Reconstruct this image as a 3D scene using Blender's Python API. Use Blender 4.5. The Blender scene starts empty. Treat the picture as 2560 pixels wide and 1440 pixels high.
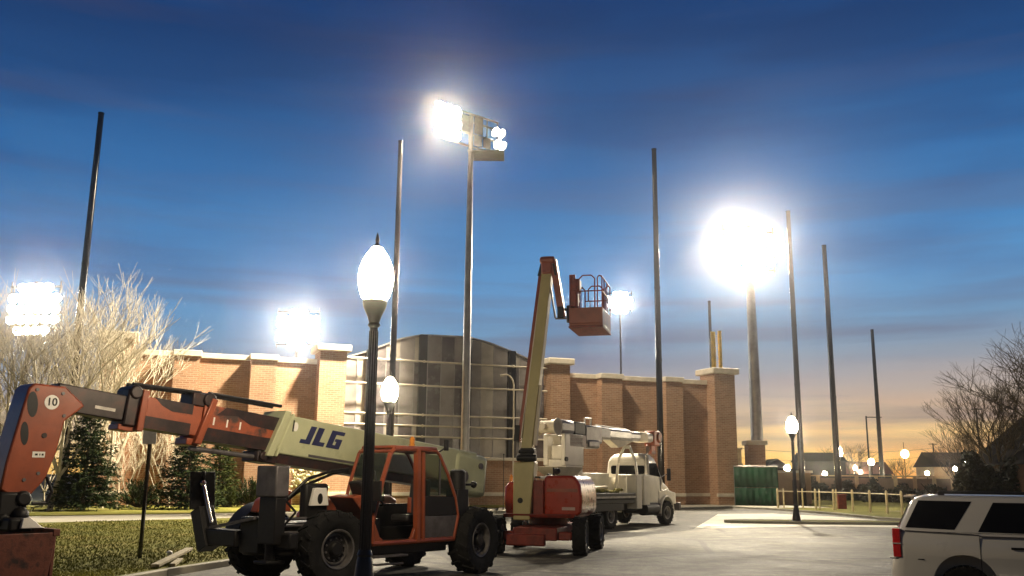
import bpy, bmesh, math, random
from mathutils import Matrix, Vector
R = math.radians
SC = bpy.context.scene
COL = SC.collection
GLARE_HAZE = 0.00045

# ------------------------------------------------------------------ camera
FPX, CAMH = 2300.0, 2.0
PITCH, ROLL = math.atan(475/2300), R(.57)
_f = Vector((0, math.cos(PITCH), math.sin(PITCH)))
_r0 = Vector((1, 0, 0)); _u0 = Vector((0, -math.sin(PITCH), math.cos(PITCH)))
_r = _r0*math.cos(ROLL) + _u0*math.sin(ROLL)
_u = _u0*math.cos(ROLL) - _r0*math.sin(ROLL)
cam = bpy.data.objects.new('camera', bpy.data.cameras.new('camera')); COL.objects.link(cam)
cam.matrix_world = Matrix(((_r.x, _u.x, -_f.x, 0), (_r.y, _u.y, -_f.y, 0), (_r.z, _u.z, -_f.z, CAMH), (0, 0, 0, 1)))
cam.data.sensor_width = 36; cam.data.lens = 36*FPX/2560; cam.data.clip_end = 5000; cam.data.clip_start = .05
SC.camera = cam

def at(px, py, Y):
    d = _f + _r*((px-1280)/FPX) + _u*((720-py)/FPX)
    return Vector((0, 0, CAMH)) + d*(Y/d.y)

# ------------------------------------------------------------------ materials
def nd(nt, t, **k):
    n = nt.nodes.new(t)
    for a, b in k.items(): setattr(n, a, b)
    return n
def new_mat(name):
    m = bpy.data.materials.new(name); m.use_nodes = True
    nt = m.node_tree; nt.nodes.clear()
    out = nd(nt, 'ShaderNodeOutputMaterial'); p = nd(nt, 'ShaderNodeBsdfPrincipled')
    nt.links.new(p.outputs[0], out.inputs[0])
    return m, nt, p, out
def c4(c): return (c[0], c[1], c[2], 1)
def ramp(nt, stops, interp='LINEAR'):
    r = nd(nt, 'ShaderNodeValToRGB'); r.color_ramp.interpolation = interp
    e = r.color_ramp.elements
    while len(e) > 1: e.remove(e[-1])
    e[0].position = stops[0][0]; e[0].color = c4(stops[0][1])
    for p, c in stops[1:]:
        k = e.new(p); k.color = c4(c)
    return r
def noise(nt, scale, detail=5, rough=.6, vec=None):
    n = nd(nt, 'ShaderNodeTexNoise'); n.inputs['Scale'].default_value = scale
    n.inputs['Detail'].default_value = detail; n.inputs['Roughness'].default_value = rough
    if vec is None:
        tc = nd(nt, 'ShaderNodeTexCoord'); vec = tc.outputs['Object']
    nt.links.new(vec, n.inputs['Vector'])
    return n
def pm(name, col, rough=.5, metal=0, var=.25, scale=3, bump=0, bscale=40, col2=None, lo=.45, hi=.62, spec=.5, coat=0):
    m, nt, p, out = new_mat(name)
    n = noise(nt, scale)
    c1 = tuple(x*(1-var) for x in col); cc = tuple(min(1, x*(1+var)) for x in col)
    if col2 is None: r = ramp(nt, [(.3, c1), (.7, cc)])
    else: r = ramp(nt, [(.25, c1), (lo, cc), (hi, col2), (.8, tuple(x*.8 for x in col2))])
    nt.links.new(n.outputs[0], r.inputs[0]); nt.links.new(r.outputs[0], p.inputs['Base Color'])
    rr = nd(nt, 'ShaderNodeMapRange'); rr.inputs[3].default_value = max(.02, rough-.1); rr.inputs[4].default_value = min(1, rough+.12)
    n2 = noise(nt, scale*3.3); nt.links.new(n2.outputs[0], rr.inputs[0]); nt.links.new(rr.outputs[0], p.inputs['Roughness'])
    p.inputs['Metallic'].default_value = metal; p.inputs['Specular IOR Level'].default_value = spec
    p.inputs['Coat Weight'].default_value = coat
    if bump:
        b = nd(nt, 'ShaderNodeBump'); b.inputs['Strength'].default_value = bump; b.inputs['Distance'].default_value = .02
        n3 = noise(nt, bscale); nt.links.new(n3.outputs[0], b.inputs['Height']); nt.links.new(b.outputs[0], p.inputs['Normal'])
    return m
def em(name, col, s, var=.08):
    m, nt, p, out = new_mat(name)
    nt.nodes.remove(p)
    e = nd(nt, 'ShaderNodeEmission'); e.inputs[0].default_value = c4(col)
    n = noise(nt, 6); mr = nd(nt, 'ShaderNodeMapRange'); mr.inputs[3].default_value = s*(1-var); mr.inputs[4].default_value = s*(1+var)
    nt.links.new(n.outputs[0], mr.inputs[0]); nt.links.new(mr.outputs[0], e.inputs[1])
    nt.links.new(e.outputs[0], out.inputs[0])
    return m
def glass(name, tint, alpha, rough=.04):
    m, nt, p, out = new_mat(name)
    n = noise(nt, 5); r = ramp(nt, [(.3, tuple(x*.8 for x in tint)), (.7, tint)])
    nt.links.new(n.outputs[0], r.inputs[0]); nt.links.new(r.outputs[0], p.inputs['Base Color'])
    p.inputs['Roughness'].default_value = rough
    t = nd(nt, 'ShaderNodeBsdfTransparent'); t.inputs[0].default_value = (.75, .8, .75, 1)
    mx = nd(nt, 'ShaderNodeMixShader'); mx.inputs[0].default_value = alpha
    nt.links.new(t.outputs[0], mx.inputs[1]); nt.links.new(p.outputs[0], mx.inputs[2]); nt.links.new(mx.outputs[0], out.inputs[0])
    return m
def brick(name, a, b, mortar, bw=.42, rh=.135, ms=.014):
    m, nt, p, out = new_mat(name)
    tc = nd(nt, 'ShaderNodeTexCoord'); s = nd(nt, 'ShaderNodeSeparateXYZ'); nt.links.new(tc.outputs['Object'], s.inputs[0])
    ad = nd(nt, 'ShaderNodeMath', operation='SUBTRACT'); nt.links.new(s.outputs[0], ad.inputs[0]); nt.links.new(s.outputs[1], ad.inputs[1])
    cb = nd(nt, 'ShaderNodeCombineXYZ'); nt.links.new(ad.outputs[0], cb.inputs[0]); nt.links.new(s.outputs[2], cb.inputs[1])
    t = nd(nt, 'ShaderNodeTexBrick'); t.inputs['Scale'].default_value = 1
    t.inputs['Brick Width'].default_value = bw; t.inputs['Row Height'].default_value = rh
    t.inputs['Mortar Size'].default_value = ms; t.inputs['Mortar Smooth'].default_value = .3
    t.inputs['Color1'].default_value = c4(a); t.inputs['Color2'].default_value = c4(b); t.inputs['Mortar'].default_value = c4(mortar)
    nt.links.new(cb.outputs[0], t.inputs['Vector'])
    n = noise(nt, .7, 6); mr = nd(nt, 'ShaderNodeMapRange'); mr.inputs[3].default_value = .7; mr.inputs[4].default_value = 1.25
    nt.links.new(n.outputs[0], mr.inputs[0])
    mx = nd(nt, 'ShaderNodeVectorMath', operation='SCALE'); nt.links.new(t.outputs[0], mx.inputs[0]); nt.links.new(mr.outputs[0], mx.inputs['Scale'])
    nt.links.new(mx.outputs[0], p.inputs['Base Color']); p.inputs['Roughness'].default_value = .85
    bp = nd(nt, 'ShaderNodeBump'); bp.inputs['Strength'].default_value = .5; bp.inputs['Distance'].default_value = .02
    nt.links.new(t.outputs['Fac'], bp.inputs['Height']); bp.invert = True; nt.links.new(bp.outputs[0], p.inputs['Normal'])
    return m

M = dict(
    brick=brick('brick_masonry', (.40, .22, .122), (.30, .158, .082), (.47, .36, .25)),
    brick2=brick('brick_house_wall', (.16, .08, .05), (.12, .06, .04), (.2, .14, .1), .22, .075),
    stone=pm('cast_stone', (.62, .55, .43), .8, var=.15, scale=2, bump=.2),
    pane=pm('grey_glazing', (.26, .235, .215), .3, var=.35, scale=.5, spec=.6), paned=pm('dark_glazing', (.13, .115, .115), .25, var=.35, scale=.5, spec=.6), panel=pm('pale_glazing', (.42, .38, .32), .35, var=.3, scale=.5, spec=.5),
    darksteel=pm('dark_painted_steel', (.018, .016, .017), .45, .3, scale=2),
    railm=pm('brushed_rail_metal', (.45, .42, .38), .4, .7),
    roofz=pm('zinc_roofing', (.075, .075, .08), .5, .3, scale=1),
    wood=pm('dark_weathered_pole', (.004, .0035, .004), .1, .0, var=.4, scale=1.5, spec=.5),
    galv=pm('galvanised_steel', (.30, .29, .27), .38, .75, var=.25, scale=1.2),
    concpole=pm('pale_concrete_pole', (.3, .28, .25), .6, .2),
    yellow=pm('yellow_paint', (.7, .5, .05), .5),
    lampblk=pm('black_lamp_paint', (.012, .011, .014), .32, .4),
    asphalt=None,
    orange=pm('orange_machine_paint', (.25, .055, .02), .38, var=.25, scale=2.5, coat=.15),
    oranged=pm('scuffed_orange_boom_paint', (.22, .05, .018), .5, var=.3, scale=1.6, col2=(.045, .025, .018), lo=.5, hi=.6),
    red=pm('deep_orange_red_paint', (.36, .032, .01), .28, var=.2, scale=2, coat=.4),
    redd=pm('oily_red_paint', (.2, .025, .012), .5, var=.4, scale=5),
    cream=pm('cream_boom_paint', (.40, .41, .25), .45, var=.12, scale=1.5, col2=(.31, .31, .19), lo=.55, hi=.7),
    olive=pm('cream_mast_paint', (.45, .38, .16), .4, var=.12, scale=1.5),
    black=pm('black_machine_paint', (.008, .007, .0065), .5, scale=5, spec=.35),
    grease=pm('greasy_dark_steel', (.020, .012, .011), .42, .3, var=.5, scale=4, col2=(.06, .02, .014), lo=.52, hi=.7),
    rubber=pm('tyre_rubber', (.010, .0095, .009), .85, var=.5, scale=6, bump=.4, spec=.25),
    rim=pm('dull_steel_rim', (.13, .12, .115), .5, .4, var=.4, scale=6),
    rimw=pm('pale_steel_rim', (.4, .37, .33), .5, .2, var=.3, scale=6),
    steelg=pm('scratched_grey_steel', (.11, .1, .1), .45, .4, var=.35, scale=4),
    chrome=pm('polished_cylinder_rod', (.6, .58, .55), .18, 1, var=.1),
    blue=pm('navy_decal', (.012, .016, .07), .45),
    white=pm('white_truck_paint', (.72, .68, .58), .35, var=.1, scale=2, coat=.2),
    fgrey=pm('grey_fibreglass', (.30, .28, .27), .35, var=.25, scale=2),
    pink=pm('faded_pinkish_panel', (.5, .36, .3), .5, var=.12),
    decal=pm('white_decal', (.75, .72, .66), .5, var=.06),
    rope=pm('yellow_green_rope', (.3, .27, .07), .8, var=.5, scale=9),
    suv=pm('champagne_white_paint', (.55, .52, .46), .3, var=.05, scale=1, coat=.7),
    tint=pm('tinted_window', (.004, .004, .0045), .08, var=.1, spec=.14),
    tail=pm('red_taillight_lens', (.5, .008, .01), .15, var=.3, scale=7, coat=.6),
    cab=glass('cab_window_glass', (.03, .045, .035), .35),
    rust=pm('rusted_steel', (.10, .03, .018), .7, .2, var=.5, scale=5, col2=(.03, .015, .012), lo=.5, hi=.65, bump=.3),
    green=pm('green_windscreen_mesh', (.004, .052, .018), .7, var=.55, scale=.9, bump=.3, bscale=3),
    tan=pm('tan_wall_paint', (.42, .29, .17), .8, var=.2, scale=.6),
    tan2=pm('brown_fence_board', (.17, .11, .075), .85, var=.3, scale=.5),
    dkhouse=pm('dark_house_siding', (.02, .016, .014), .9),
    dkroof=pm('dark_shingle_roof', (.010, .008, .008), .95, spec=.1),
    tile=pm('ribbed_red_roof', (.2, .085, .06), .7),
    barkw=pm('pale_bark', (.55, .49, .37), .85, var=.3, scale=4, bump=.3),
    barkd=pm('dark_bark', (.10, .075, .042), .9, var=.3, scale=4),
    needle=pm('spruce_needles', (.028, .042, .014), .8, var=.5, scale=1.8, spec=.08),
    needle2=pm('light_spruce_needles', (.06, .075, .02), .8, var=.5, scale=1.8, spec=.08),
    hedge=pm('dark_hedge_leaves', (.018, .02, .011), .85, var=.5, scale=2),
    bloom=pm('cream_blossom', (.8, .74, .5), .8, var=.1),
    post=pm('cream_post_paint', (.72, .6, .36), .55),
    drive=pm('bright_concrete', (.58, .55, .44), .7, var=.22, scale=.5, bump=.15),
    conc=pm('pale_concrete', (.4, .37, .29), .8, var=.15, scale=.8, bump=.15),
    kerb=pm('kerb_concrete', (.32, .3, .24), .8, var=.2, scale=1.2, bump=.2),
    plank=pm('weathered_plank', (.28, .24, .15), .8, var=.3, scale=4),
    earth=pm('dark_far_ground', (.05, .055, .03), .95, scale=.05),
    seat=pm('black_vinyl', (.02, .018, .018), .5),
    amber=pm('amber_beacon', (.6, .22, .02), .25),
    globe=em('lit_acorn_globe', (1, .82, .56), 300),
    globew=em('lit_warm_globe', (1, .72, .4), 90),
    flood=em('lit_floodlight_lens', (1, .86, .62), 480),
    floodb=em('lit_bank_lens', (1, .88, .66), 105),
    floodf=em('lit_far_bank_lens', (1, .92, .76), 210), flood2=em('lit_side_floodlight_lens', (1, .86, .6), 90),
    litwin=em('lit_window', (1, .62, .25), 1.6),
    sodium=em('lit_sodium_lamp', (1, .6, .22), 40),
)
def ground_mat(name, cols, scales, rough, bump, crack=False, spec=.5, streak=False):
    m, nt, p, out = new_mat(name)
    n1 = noise(nt, scales[0], 6); r1 = ramp(nt, [(.3, cols[0]), (.5, cols[1]), (.7, cols[2])]); nt.links.new(n1.outputs[0], r1.inputs[0])
    n2 = noise(nt, scales[1], 4, .7); mr = nd(nt, 'ShaderNodeMapRange'); mr.inputs[3].default_value = .62; mr.inputs[4].default_value = 1.38
    nt.links.new(n2.outputs[0], mr.inputs[0])
    sc = nd(nt, 'ShaderNodeVectorMath', operation='SCALE'); nt.links.new(r1.outputs[0], sc.inputs[0]); nt.links.new(mr.outputs[0], sc.inputs['Scale'])
    last = sc.outputs[0]
    if crack:
        tc = nd(nt, 'ShaderNodeTexCoord'); nz = noise(nt, .8, 3)
        mxv = nd(nt, 'ShaderNodeMix', data_type='VECTOR'); mxv.inputs[0].default_value = .12
        nt.links.new(tc.outputs['Object'], mxv.inputs[4]); nt.links.new(nz.outputs['Color'], mxv.inputs[5])
        v = nd(nt, 'ShaderNodeTexVoronoi', feature='DISTANCE_TO_EDGE'); v.inputs['Scale'].default_value = .16
        nt.links.new(mxv.outputs[1], v.inputs['Vector'])
        cr = ramp(nt, [(0, (.22, .22, .22)), (.010, (.3, .3, .3)), (.017, (1, 1, 1))]); nt.links.new(v.outputs[0], cr.inputs[0])
        mu = nd(nt, 'ShaderNodeVectorMath', operation='MULTIPLY'); nt.links.new(last, mu.inputs[0]); nt.links.new(cr.outputs[0], mu.inputs[1]); last = mu.outputs[0]
    if streak:   # tyre-worn lanes, seal strips and oil stains
        tc2 = nd(nt, 'ShaderNodeTexCoord'); mpp = nd(nt, 'ShaderNodeMapping'); mpp.inputs['Rotation'].default_value = (0, 0, R(-33)); mpp.inputs['Scale'].default_value = (.07, 1.1, 1)
        nt.links.new(tc2.outputs['Object'], mpp.inputs[0]); ns_ = noise(nt, 1.0, 5, .65, mpp.outputs[0])
        rs_ = ramp(nt, [(.36, (.55, .55, .56)), (.5, (1, 1, 1)), (.66, (1.25, 1.22, 1.15))]); nt.links.new(ns_.outputs[0], rs_.inputs[0])
        m2 = nd(nt, 'ShaderNodeVectorMath', operation='MULTIPLY'); nt.links.new(last, m2.inputs[0]); nt.links.new(rs_.outputs[0], m2.inputs[1])
        no_ = noise(nt, .55, 3, .5); ro_ = ramp(nt, [(.30, (.45, .44, .43)), (.38, (1, 1, 1))]); nt.links.new(no_.outputs[0], ro_.inputs[0])
        m3 = nd(nt, 'ShaderNodeVectorMath', operation='MULTIPLY'); nt.links.new(m2.outputs[0], m3.inputs[0]); nt.links.new(ro_.outputs[0], m3.inputs[1]); last = m3.outputs[0]
        for sc_n, lo_, hi_ in ((2.1, .55, 1.38), (5.5, .7, 1.25)):   # coarse aggregate and ravelled patches
            na_ = noise(nt, sc_n, 3, .6); ra_ = ramp(nt, [(.36, (lo_,)*3), (.5, (1, 1, 1)), (.64, (hi_, hi_, hi_*.97))]); nt.links.new(na_.outputs[0], ra_.inputs[0])
            m4 = nd(nt, 'ShaderNodeVectorMath', operation='MULTIPLY'); nt.links.new(last, m4.inputs[0]); nt.links.new(ra_.outputs[0], m4.inputs[1]); last = m4.outputs[0]
    nt.links.new(last, p.inputs['Base Color'])
    n3 = noise(nt, scales[0]*1.7, 5); r3 = nd(nt, 'ShaderNodeMapRange'); r3.inputs[3].default_value = rough-.12; r3.inputs[4].default_value = rough+.15
    nt.links.new(n3.outputs[0], r3.inputs[0]); nt.links.new(r3.outputs[0], p.inputs['Roughness'])
    p.inputs['Specular IOR Level'].default_value = spec
    b = nd(nt, 'ShaderNodeBump'); b.inputs['Strength'].default_value = bump; b.inputs['Distance'].default_value = .03
    nt.links.new(n2.outputs[0], b.inputs['Height']); nt.links.new(b.outputs[0], p.inputs['Normal'])
    return m
M['asphalt'] = ground_mat('worn_asphalt', ((.032, .030, .024), (.072, .067, .050), (.13, .12, .09)), (.3, 7), .68, .9, True, spec=.3, streak=True)
M['grass'] = ground_mat('lawn_turf', ((.10, .105, .02), (.145, .14, .028), (.20, .165, .045)), (.5, 14), .9, 1.0, spec=.1)
M['blade'] = pm('grass_blade', (.15, .15, .03), .8, spec=.1, var=.4, scale=.7)

# ------------------------------------------------------------------ mesh builder
class MB:
    def __init__(s, m=None): s.v = []; s.f = []; s.m = m or Matrix()
    def add(s, vs, fs):
        o = len(s.v); s.v += [tuple(s.m @ Vector(v)) for v in vs]; s.f += [tuple(i+o for i in f) for f in fs]; return s
    def box(s, x0, x1, y0, y1, z0, z1):
        return s.add([(x, y, z) for z in (z0, z1) for x, y in ((x0, y0), (x1, y0), (x1, y1), (x0, y1))],
                     [(3, 2, 1, 0), (4, 5, 6, 7), (0, 1, 5, 4), (1, 2, 6, 5), (2, 3, 7, 6), (3, 0, 4, 7)])
    def cyl(s, p0, p1, r0, r1=None, n=12, caps=True):
        p0 = Vector(p0); p1 = Vector(p1); r1 = r0 if r1 is None else r1
        d = (p1-p0).normalized(); a = d.orthogonal().normalized(); b = d.cross(a)
        vs = []
        for p, r in ((p0, r0), (p1, r1)):
            for i in range(n):
                t = 2*math.pi*i/n; vs.append(p + (a*math.cos(t)+b*math.sin(t))*r)
        fs = [(i, (i+1) % n, n+(i+1) % n, n+i) for i in range(n)]
        if caps: fs += [tuple(range(n-1, -1, -1)), tuple(range(n, 2*n))]
        return s.add(vs, fs)
    def path(s, pts, r, n=8, closed=False):
        pts = [Vector(p) for p in pts]
        if closed: pts = pts+[pts[0], pts[1]]
        for i in range(len(pts)-1): s.cyl(pts[i], pts[i+1], r, r, n)
        return s
    def bar(s, p0, p1, w, h, up=(0, 0, 1)):
        p0 = Vector(p0); p1 = Vector(p1); d = (p1-p0).normalized()
        a = d.cross(Vector(up)); a = (a if a.length > .01 else d.cross(Vector((1, 0, 0)))).normalized(); b = a.cross(d)
        vs = [p+a*(w/2*i)+b*(h/2*j) for p in (p0, p1) for i, j in ((-1, -1), (1, -1), (1, 1), (-1, 1))]
        return s.add(vs, [(3, 2, 1, 0), (4, 5, 6, 7), (0, 1, 5, 4), (1, 2, 6, 5), (2, 3, 7, 6), (3, 0, 4, 7)])
    def lathe(s, prof, n=24, axis='z', c=(0, 0, 0), ph=0, caps=True):
        vs = []; c = Vector(c)
        for r, h in prof:
            for i in range(n):
                t = 2*math.pi*i/n+ph; a, b = r*math.cos(t), r*math.sin(t)
                vs.append(c+Vector({'z': (a, b, h), 'y': (a, h, b), 'x': (h, a, b)}[axis]))
        fs = [(k*n+i, k*n+(i+1) % n, (k+1)*n+(i+1) % n, (k+1)*n+i) for k in range(len(prof)-1) for i in range(n)]
        if caps: fs += [tuple(range(n-1, -1, -1)), tuple(range((len(prof)-1)*n, len(prof)*n))]
        return s.add(vs, fs)
    def prism(s, poly, axis, a, b):
        n = len(poly); vs = []
        for h in (a, b):
            for p, q in poly: vs.append({'y': (p, h, q), 'x': (h, p, q), 'z': (p, q, h)}[axis])
        return s.add(vs, [tuple(range(n-1, -1, -1)), tuple(range(n, 2*n))] + [(i, (i+1) % n, n+(i+1) % n, n+i) for i in range(n)])
    def ball(s, c, r, n=8, sq=(1, 1, 1)):
        k = max(4, n//2); prof = [(math.sin(math.pi*i/k), -math.cos(math.pi*i/k)) for i in range(k+1)]
        vs = []; fs = []
        for a, h in prof:
            for i in range(n):
                t = 2*math.pi*i/n; vs.append((c[0]+r*sq[0]*a*math.cos(t), c[1]+r*sq[1]*a*math.sin(t), c[2]+r*sq[2]*h))
        for j in range(k):
            for i in range(n): fs.append((j*n+i, j*n+(i+1) % n, (j+1)*n+(i+1) % n, (j+1)*n+i))
        return s.add(vs, fs)
    def rings(s, rs):
        n = len(rs[0]); vs = [v for r in rs for v in r]
        fs = [(k*n+i, k*n+(i+1) % n, (k+1)*n+(i+1) % n, (k+1)*n+i) for k in range(len(rs)-1) for i in range(n)]
        return s.add(vs, fs+[tuple(range(n-1, -1, -1)), tuple(range((len(rs)-1)*n, len(rs)*n))])
    def mesh(s, name, mat, smooth=True, fix=True):
        me = bpy.data.meshes.new(name); me.from_pydata(s.v, [], s.f)
        if fix:
            bm = bmesh.new(); bm.from_mesh(me); bmesh.ops.recalc_face_normals(bm, faces=bm.faces); bm.to_mesh(me); bm.free()
        me.materials.append(mat); me.update()
        if smooth:
            me.shade_smooth(); me.set_sharp_from_angle(angle=R(38))
        return me
    def build(s, name, mat, parent=None, bevel=0, loc=(0, 0, 0), rot=(0, 0, 0), smooth=True, fix=True, label=None):
        o = obj(name, s.mesh(name, M[mat] if isinstance(mat, str) else mat, smooth, fix), parent, loc, rot)
        if bevel:
            b = o.modifiers.new('bevel', 'BEVEL'); b.width = bevel; b.segments = 2; b.limit_method = 'ANGLE'; b.angle_limit = R(40)
        if label: o['label'] = label
        return o
def obj(name, me, parent=None, loc=(0, 0, 0), rot=(0, 0, 0)):
    o = bpy.data.objects.new(name, me); COL.objects.link(o); o.parent = parent; o.location = loc; o.rotation_euler = rot
    return o
def tag(o, label=None, cat=None, group=None, kind=None):
    if label: o['label'] = label
    if cat: o['category'] = cat
    if group: o['group'] = group
    if kind: o['kind'] = kind
    return o
def thing(name, label, cat, loc=(0, 0, 0), rz=0, group=None):
    o = bpy.data.objects.new(name, None); COL.objects.link(o); o.location = loc; o.rotation_euler = (0, 0, rz); o.empty_display_size = .3
    return tag(o, label, cat, group)
def kids(o): return [c for c in bpy.data.objects if c.parent == o]
def copy_tree(o, parent=None):
    c = o.copy(); COL.objects.link(c); c.parent = parent
    for k in kids(o): copy_tree(k, c)
    return c
def rng(s): return random.Random(s)

# ------------------------------------------------------------------ world: dusk sky
w = bpy.data.worlds.new('World'); SC.world = w; w.use_nodes = True
nt = w.node_tree; nt.nodes.clear()
wo = nd(nt, 'ShaderNodeOutputWorld'); bg = nd(nt, 'ShaderNodeBackground'); nt.links.new(bg.outputs[0], wo.inputs[0])
tc = nd(nt, 'ShaderNodeTexCoord'); sp = nd(nt, 'ShaderNodeSeparateXYZ'); nt.links.new(tc.outputs['Generated'], sp.inputs[0])
# long streaks: stretch the direction hard along the vertical
mp = nd(nt, 'ShaderNodeMapping'); mp.inputs['Scale'].default_value = (1.6, 1.6, 26); nt.links.new(tc.outputs['Generated'], mp.inputs[0])
mp.inputs['Rotation'].default_value = (R(2), R(6), 0)
n1 = noise(nt, 1.0, 5, .55, mp.outputs[0])
mp2 = nd(nt, 'ShaderNodeMapping'); mp2.inputs['Scale'].default_value = (1.6, 1.6, 9); nt.links.new(tc.outputs['Generated'], mp2.inputs[0])
mp2.inputs['Rotation'].default_value = (0, R(-14), 0)
n2 = noise(nt, 1.3, 4, .5, mp2.outputs[0])
# elevation, nudged by the streaks
nm = nd(nt, 'ShaderNodeMath', operation='MULTIPLY_ADD'); nt.links.new(n1.outputs[0], nm.inputs[0]); nm.inputs[1].default_value = .05
nt.links.new(sp.outputs[2], nm.inputs[2])
sb = nd(nt, 'ShaderNodeMath', operation='SUBTRACT'); nt.links.new(nm.outputs[0], sb.inputs[0]); sb.inputs[1].default_value = .025
az = nd(nt, 'ShaderNodeMath', operation='MULTIPLY_ADD'); nt.links.new(sp.outputs[0], az.inputs[0]); az.inputs[1].default_value = -.03; nt.links.new(sb.outputs[0], az.inputs[2])
def srgb(r, g, b):
    f = lambda x: (x/255/12.92 if x/255 < .04045 else ((x/255+.055)/1.055)**2.4)
    return (f(r), f(g), f(b))
sky = ramp(nt, [(0.0, srgb(214, 150, 70)), (.018, srgb(248, 198, 108)), (.036, srgb(246, 206, 130)), (.055, srgb(198, 172, 138)), (.085, srgb(160, 150, 146)),
                (.115, srgb(128, 140, 154)), (.15, srgb(100, 136, 168)), (.19, srgb(84, 134, 178)), (.24, srgb(66, 120, 170)), (.31, srgb(46, 96, 148)),
                (.39, srgb(32, 74, 124)), (.48, srgb(20, 52, 98)), (.7, srgb(10, 30, 62)), (1, srgb(6, 16, 40))])
nt.links.new(az.outputs[0], sky.inputs[0])
# purple-grey cloud bands
cl = ramp(nt, [(.5, (0, 0, 0)), (.64, (1, 1, 1))]); nt.links.new(n2.outputs[0], cl.inputs[0])
cl1 = ramp(nt, [(.5, (0, 0, 0)), (.66, (1, 1, 1))]); nt.links.new(n1.outputs[0], cl1.inputs[0])
hz = ramp(nt, [(0, (.0, .0, .0)), (.03, (.3, .3, .3)), (.06, (.72, .72, .72)), (.13, (.6, .6, .6)), (.2, (.35, .35, .35)), (.34, (.12, .12, .12))]); nt.links.new(sp.outputs[2], hz.inputs[0])
cm = nd(nt, 'ShaderNodeMath', operation='MULTIPLY'); nt.links.new(cl1.outputs[0], cm.inputs[0]); nt.links.new(hz.outputs[0], cm.inputs[1])
mixa = nd(nt, 'ShaderNodeMix', data_type='RGBA'); nt.links.new(cm.outputs[0], mixa.inputs[0]); nt.links.new(sky.outputs[0], mixa.inputs[6]); mixa.inputs[7].default_value = c4(srgb(100, 94, 104))
cm2 = nd(nt, 'ShaderNodeMath', operation='MULTIPLY'); nt.links.new(cl.outputs[0], cm2.inputs[0]); cm2.inputs[1].default_value = .55
tint = nd(nt, 'ShaderNodeMix', data_type='RGBA', blend_type='MULTIPLY'); nt.links.new(cm2.outputs[0], tint.inputs[0]); nt.links.new(mixa.outputs[2], tint.inputs[6]); tint.inputs[7].default_value = (.85, .58, .62, 1)
back = nd(nt, 'ShaderNodeMapRange'); back.inputs[1].default_value = -.45; back.inputs[2].default_value = .35; back.inputs[3].default_value = .26; back.inputs[4].default_value = 1
back.interpolation_type = 'SMOOTHSTEP'; nt.links.new(sp.outputs[1], back.inputs[0])   # the sunset side is ahead; behind the camera the sky is already night
bk_ = nd(nt, 'ShaderNodeVectorMath', operation='SCALE'); nt.links.new(tint.outputs[2], bk_.inputs[0]); nt.links.new(back.outputs[0], bk_.inputs['Scale'])
nt.links.new(bk_.outputs[0], bg.inputs[0]); bg.inputs[1].default_value = 1.3

# ------------------------------------------------------------------ ground
def sheet(name, poly, z, mat, sides=0, label=None):
    mb = MB()
    if sides: mb.prism(poly, 'z', z-sides, z)
    else: mb.add([(x, y, z) for x, y in poly], [tuple(range(len(poly)))])
    o = mb.build(name, mat, smooth=False); o['kind'] = 'structure'
    if label: tag(o, label)
    return o
sheet('ground', [(-1500, -300), (1500, -300), (1500, 2500), (-1500, 2500)], -.03, 'earth')
sheet('parking_lot', [(-40, -40), (70, -40), (70, 50), (60, 62), (20, 72), (16, 69.4), (9.2, 63), (-.8, 54.7), (-14, 48), (-40, 48)], 0, 'asphalt')
K = [(-9.4, 5), (-8.2, 13), (-7.03, 19.3), (-6.42, 21.7), (-4.5, 30), (-2.6, 40), (-1.6, 48), (-1.4, 54)]
NEARP = [(-1.4, 54.05), (-13.66, 41.86), (-19.05, 36.66), (-45, 11.5)]
sheet('lawn', K+NEARP+[(-60, 5)], .11, 'grass', .13)
sheet('footpath', [(-1.4, 54.1), (-13.7, 41.95), (-19.1, 36.75), (-45.1, 11.6), (-52, 17), (-22.05, 42.4), (-14.1, 49), (-5.5, 57.6), (-.8, 61)], .09, 'conc', .11)
sheet('grass_bank', [(-.8, 61.1), (-5.5, 57.7), (-14.1, 49.1), (-22.1, 42.5), (-52.1, 17.1), (-90, 30), (-60, 90), (-25, 58.2), (-3, 66.5), (2, 68.2)], .12, 'grass', .14)
kp = MB()
for i in range(len(K)-1):
    a, b = Vector(K[i]+(0,)), Vector(K[i+1]+(0,)); kp.bar(a+Vector((.09, 0, .06)), b+Vector((.09, 0, .06)), .16, .16)
o = kp.build('kerb', 'kerb', bevel=.02); tag(o, kind='structure')
FK = [(-.8, 54.7), (9.2, 63), (16.3, 69.2), (18.2, 66.0), (19.8, 58), (20, 50.8), (22, 46.5), (45, 41.5), (62, 40)]
kp = MB()
for i in range(len(FK)-1): kp.bar(FK[i]+(.06,), FK[i+1]+(.06,), .18, .15)
o = kp.build('kerb', 'kerb', bevel=.02); tag(o, kind='structure')
sheet('sidewalk', [(-.7, 54.85), (9.1, 63.1), (16.2, 69.35), (18.4, 67), (24, 69), (22, 73), (17.3, 74.3), (2, 68.1), (-.7, 61)], .12, 'conc', .14)
sheet('grass_verge', [(18.5, 66.6), (19.95, 58), (20.15, 50.9), (22.1, 46.7), (45, 41.7), (62, 40.2), (140, 60), (140, 130), (30, 130), (24.1, 69)], .115, 'grass', .13)
sheet('walkway', [(24.5, 62), (26.5, 60.5), (40, 64), (60, 68), (60, 70.5), (38, 66.5)], .121, 'conc')
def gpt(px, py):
    d = _f + _r*((px-1280)/FPX) + _u*((720-py)/FPX); k = -CAMH/d.z; return (d.x*k, d.y*k)
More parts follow.
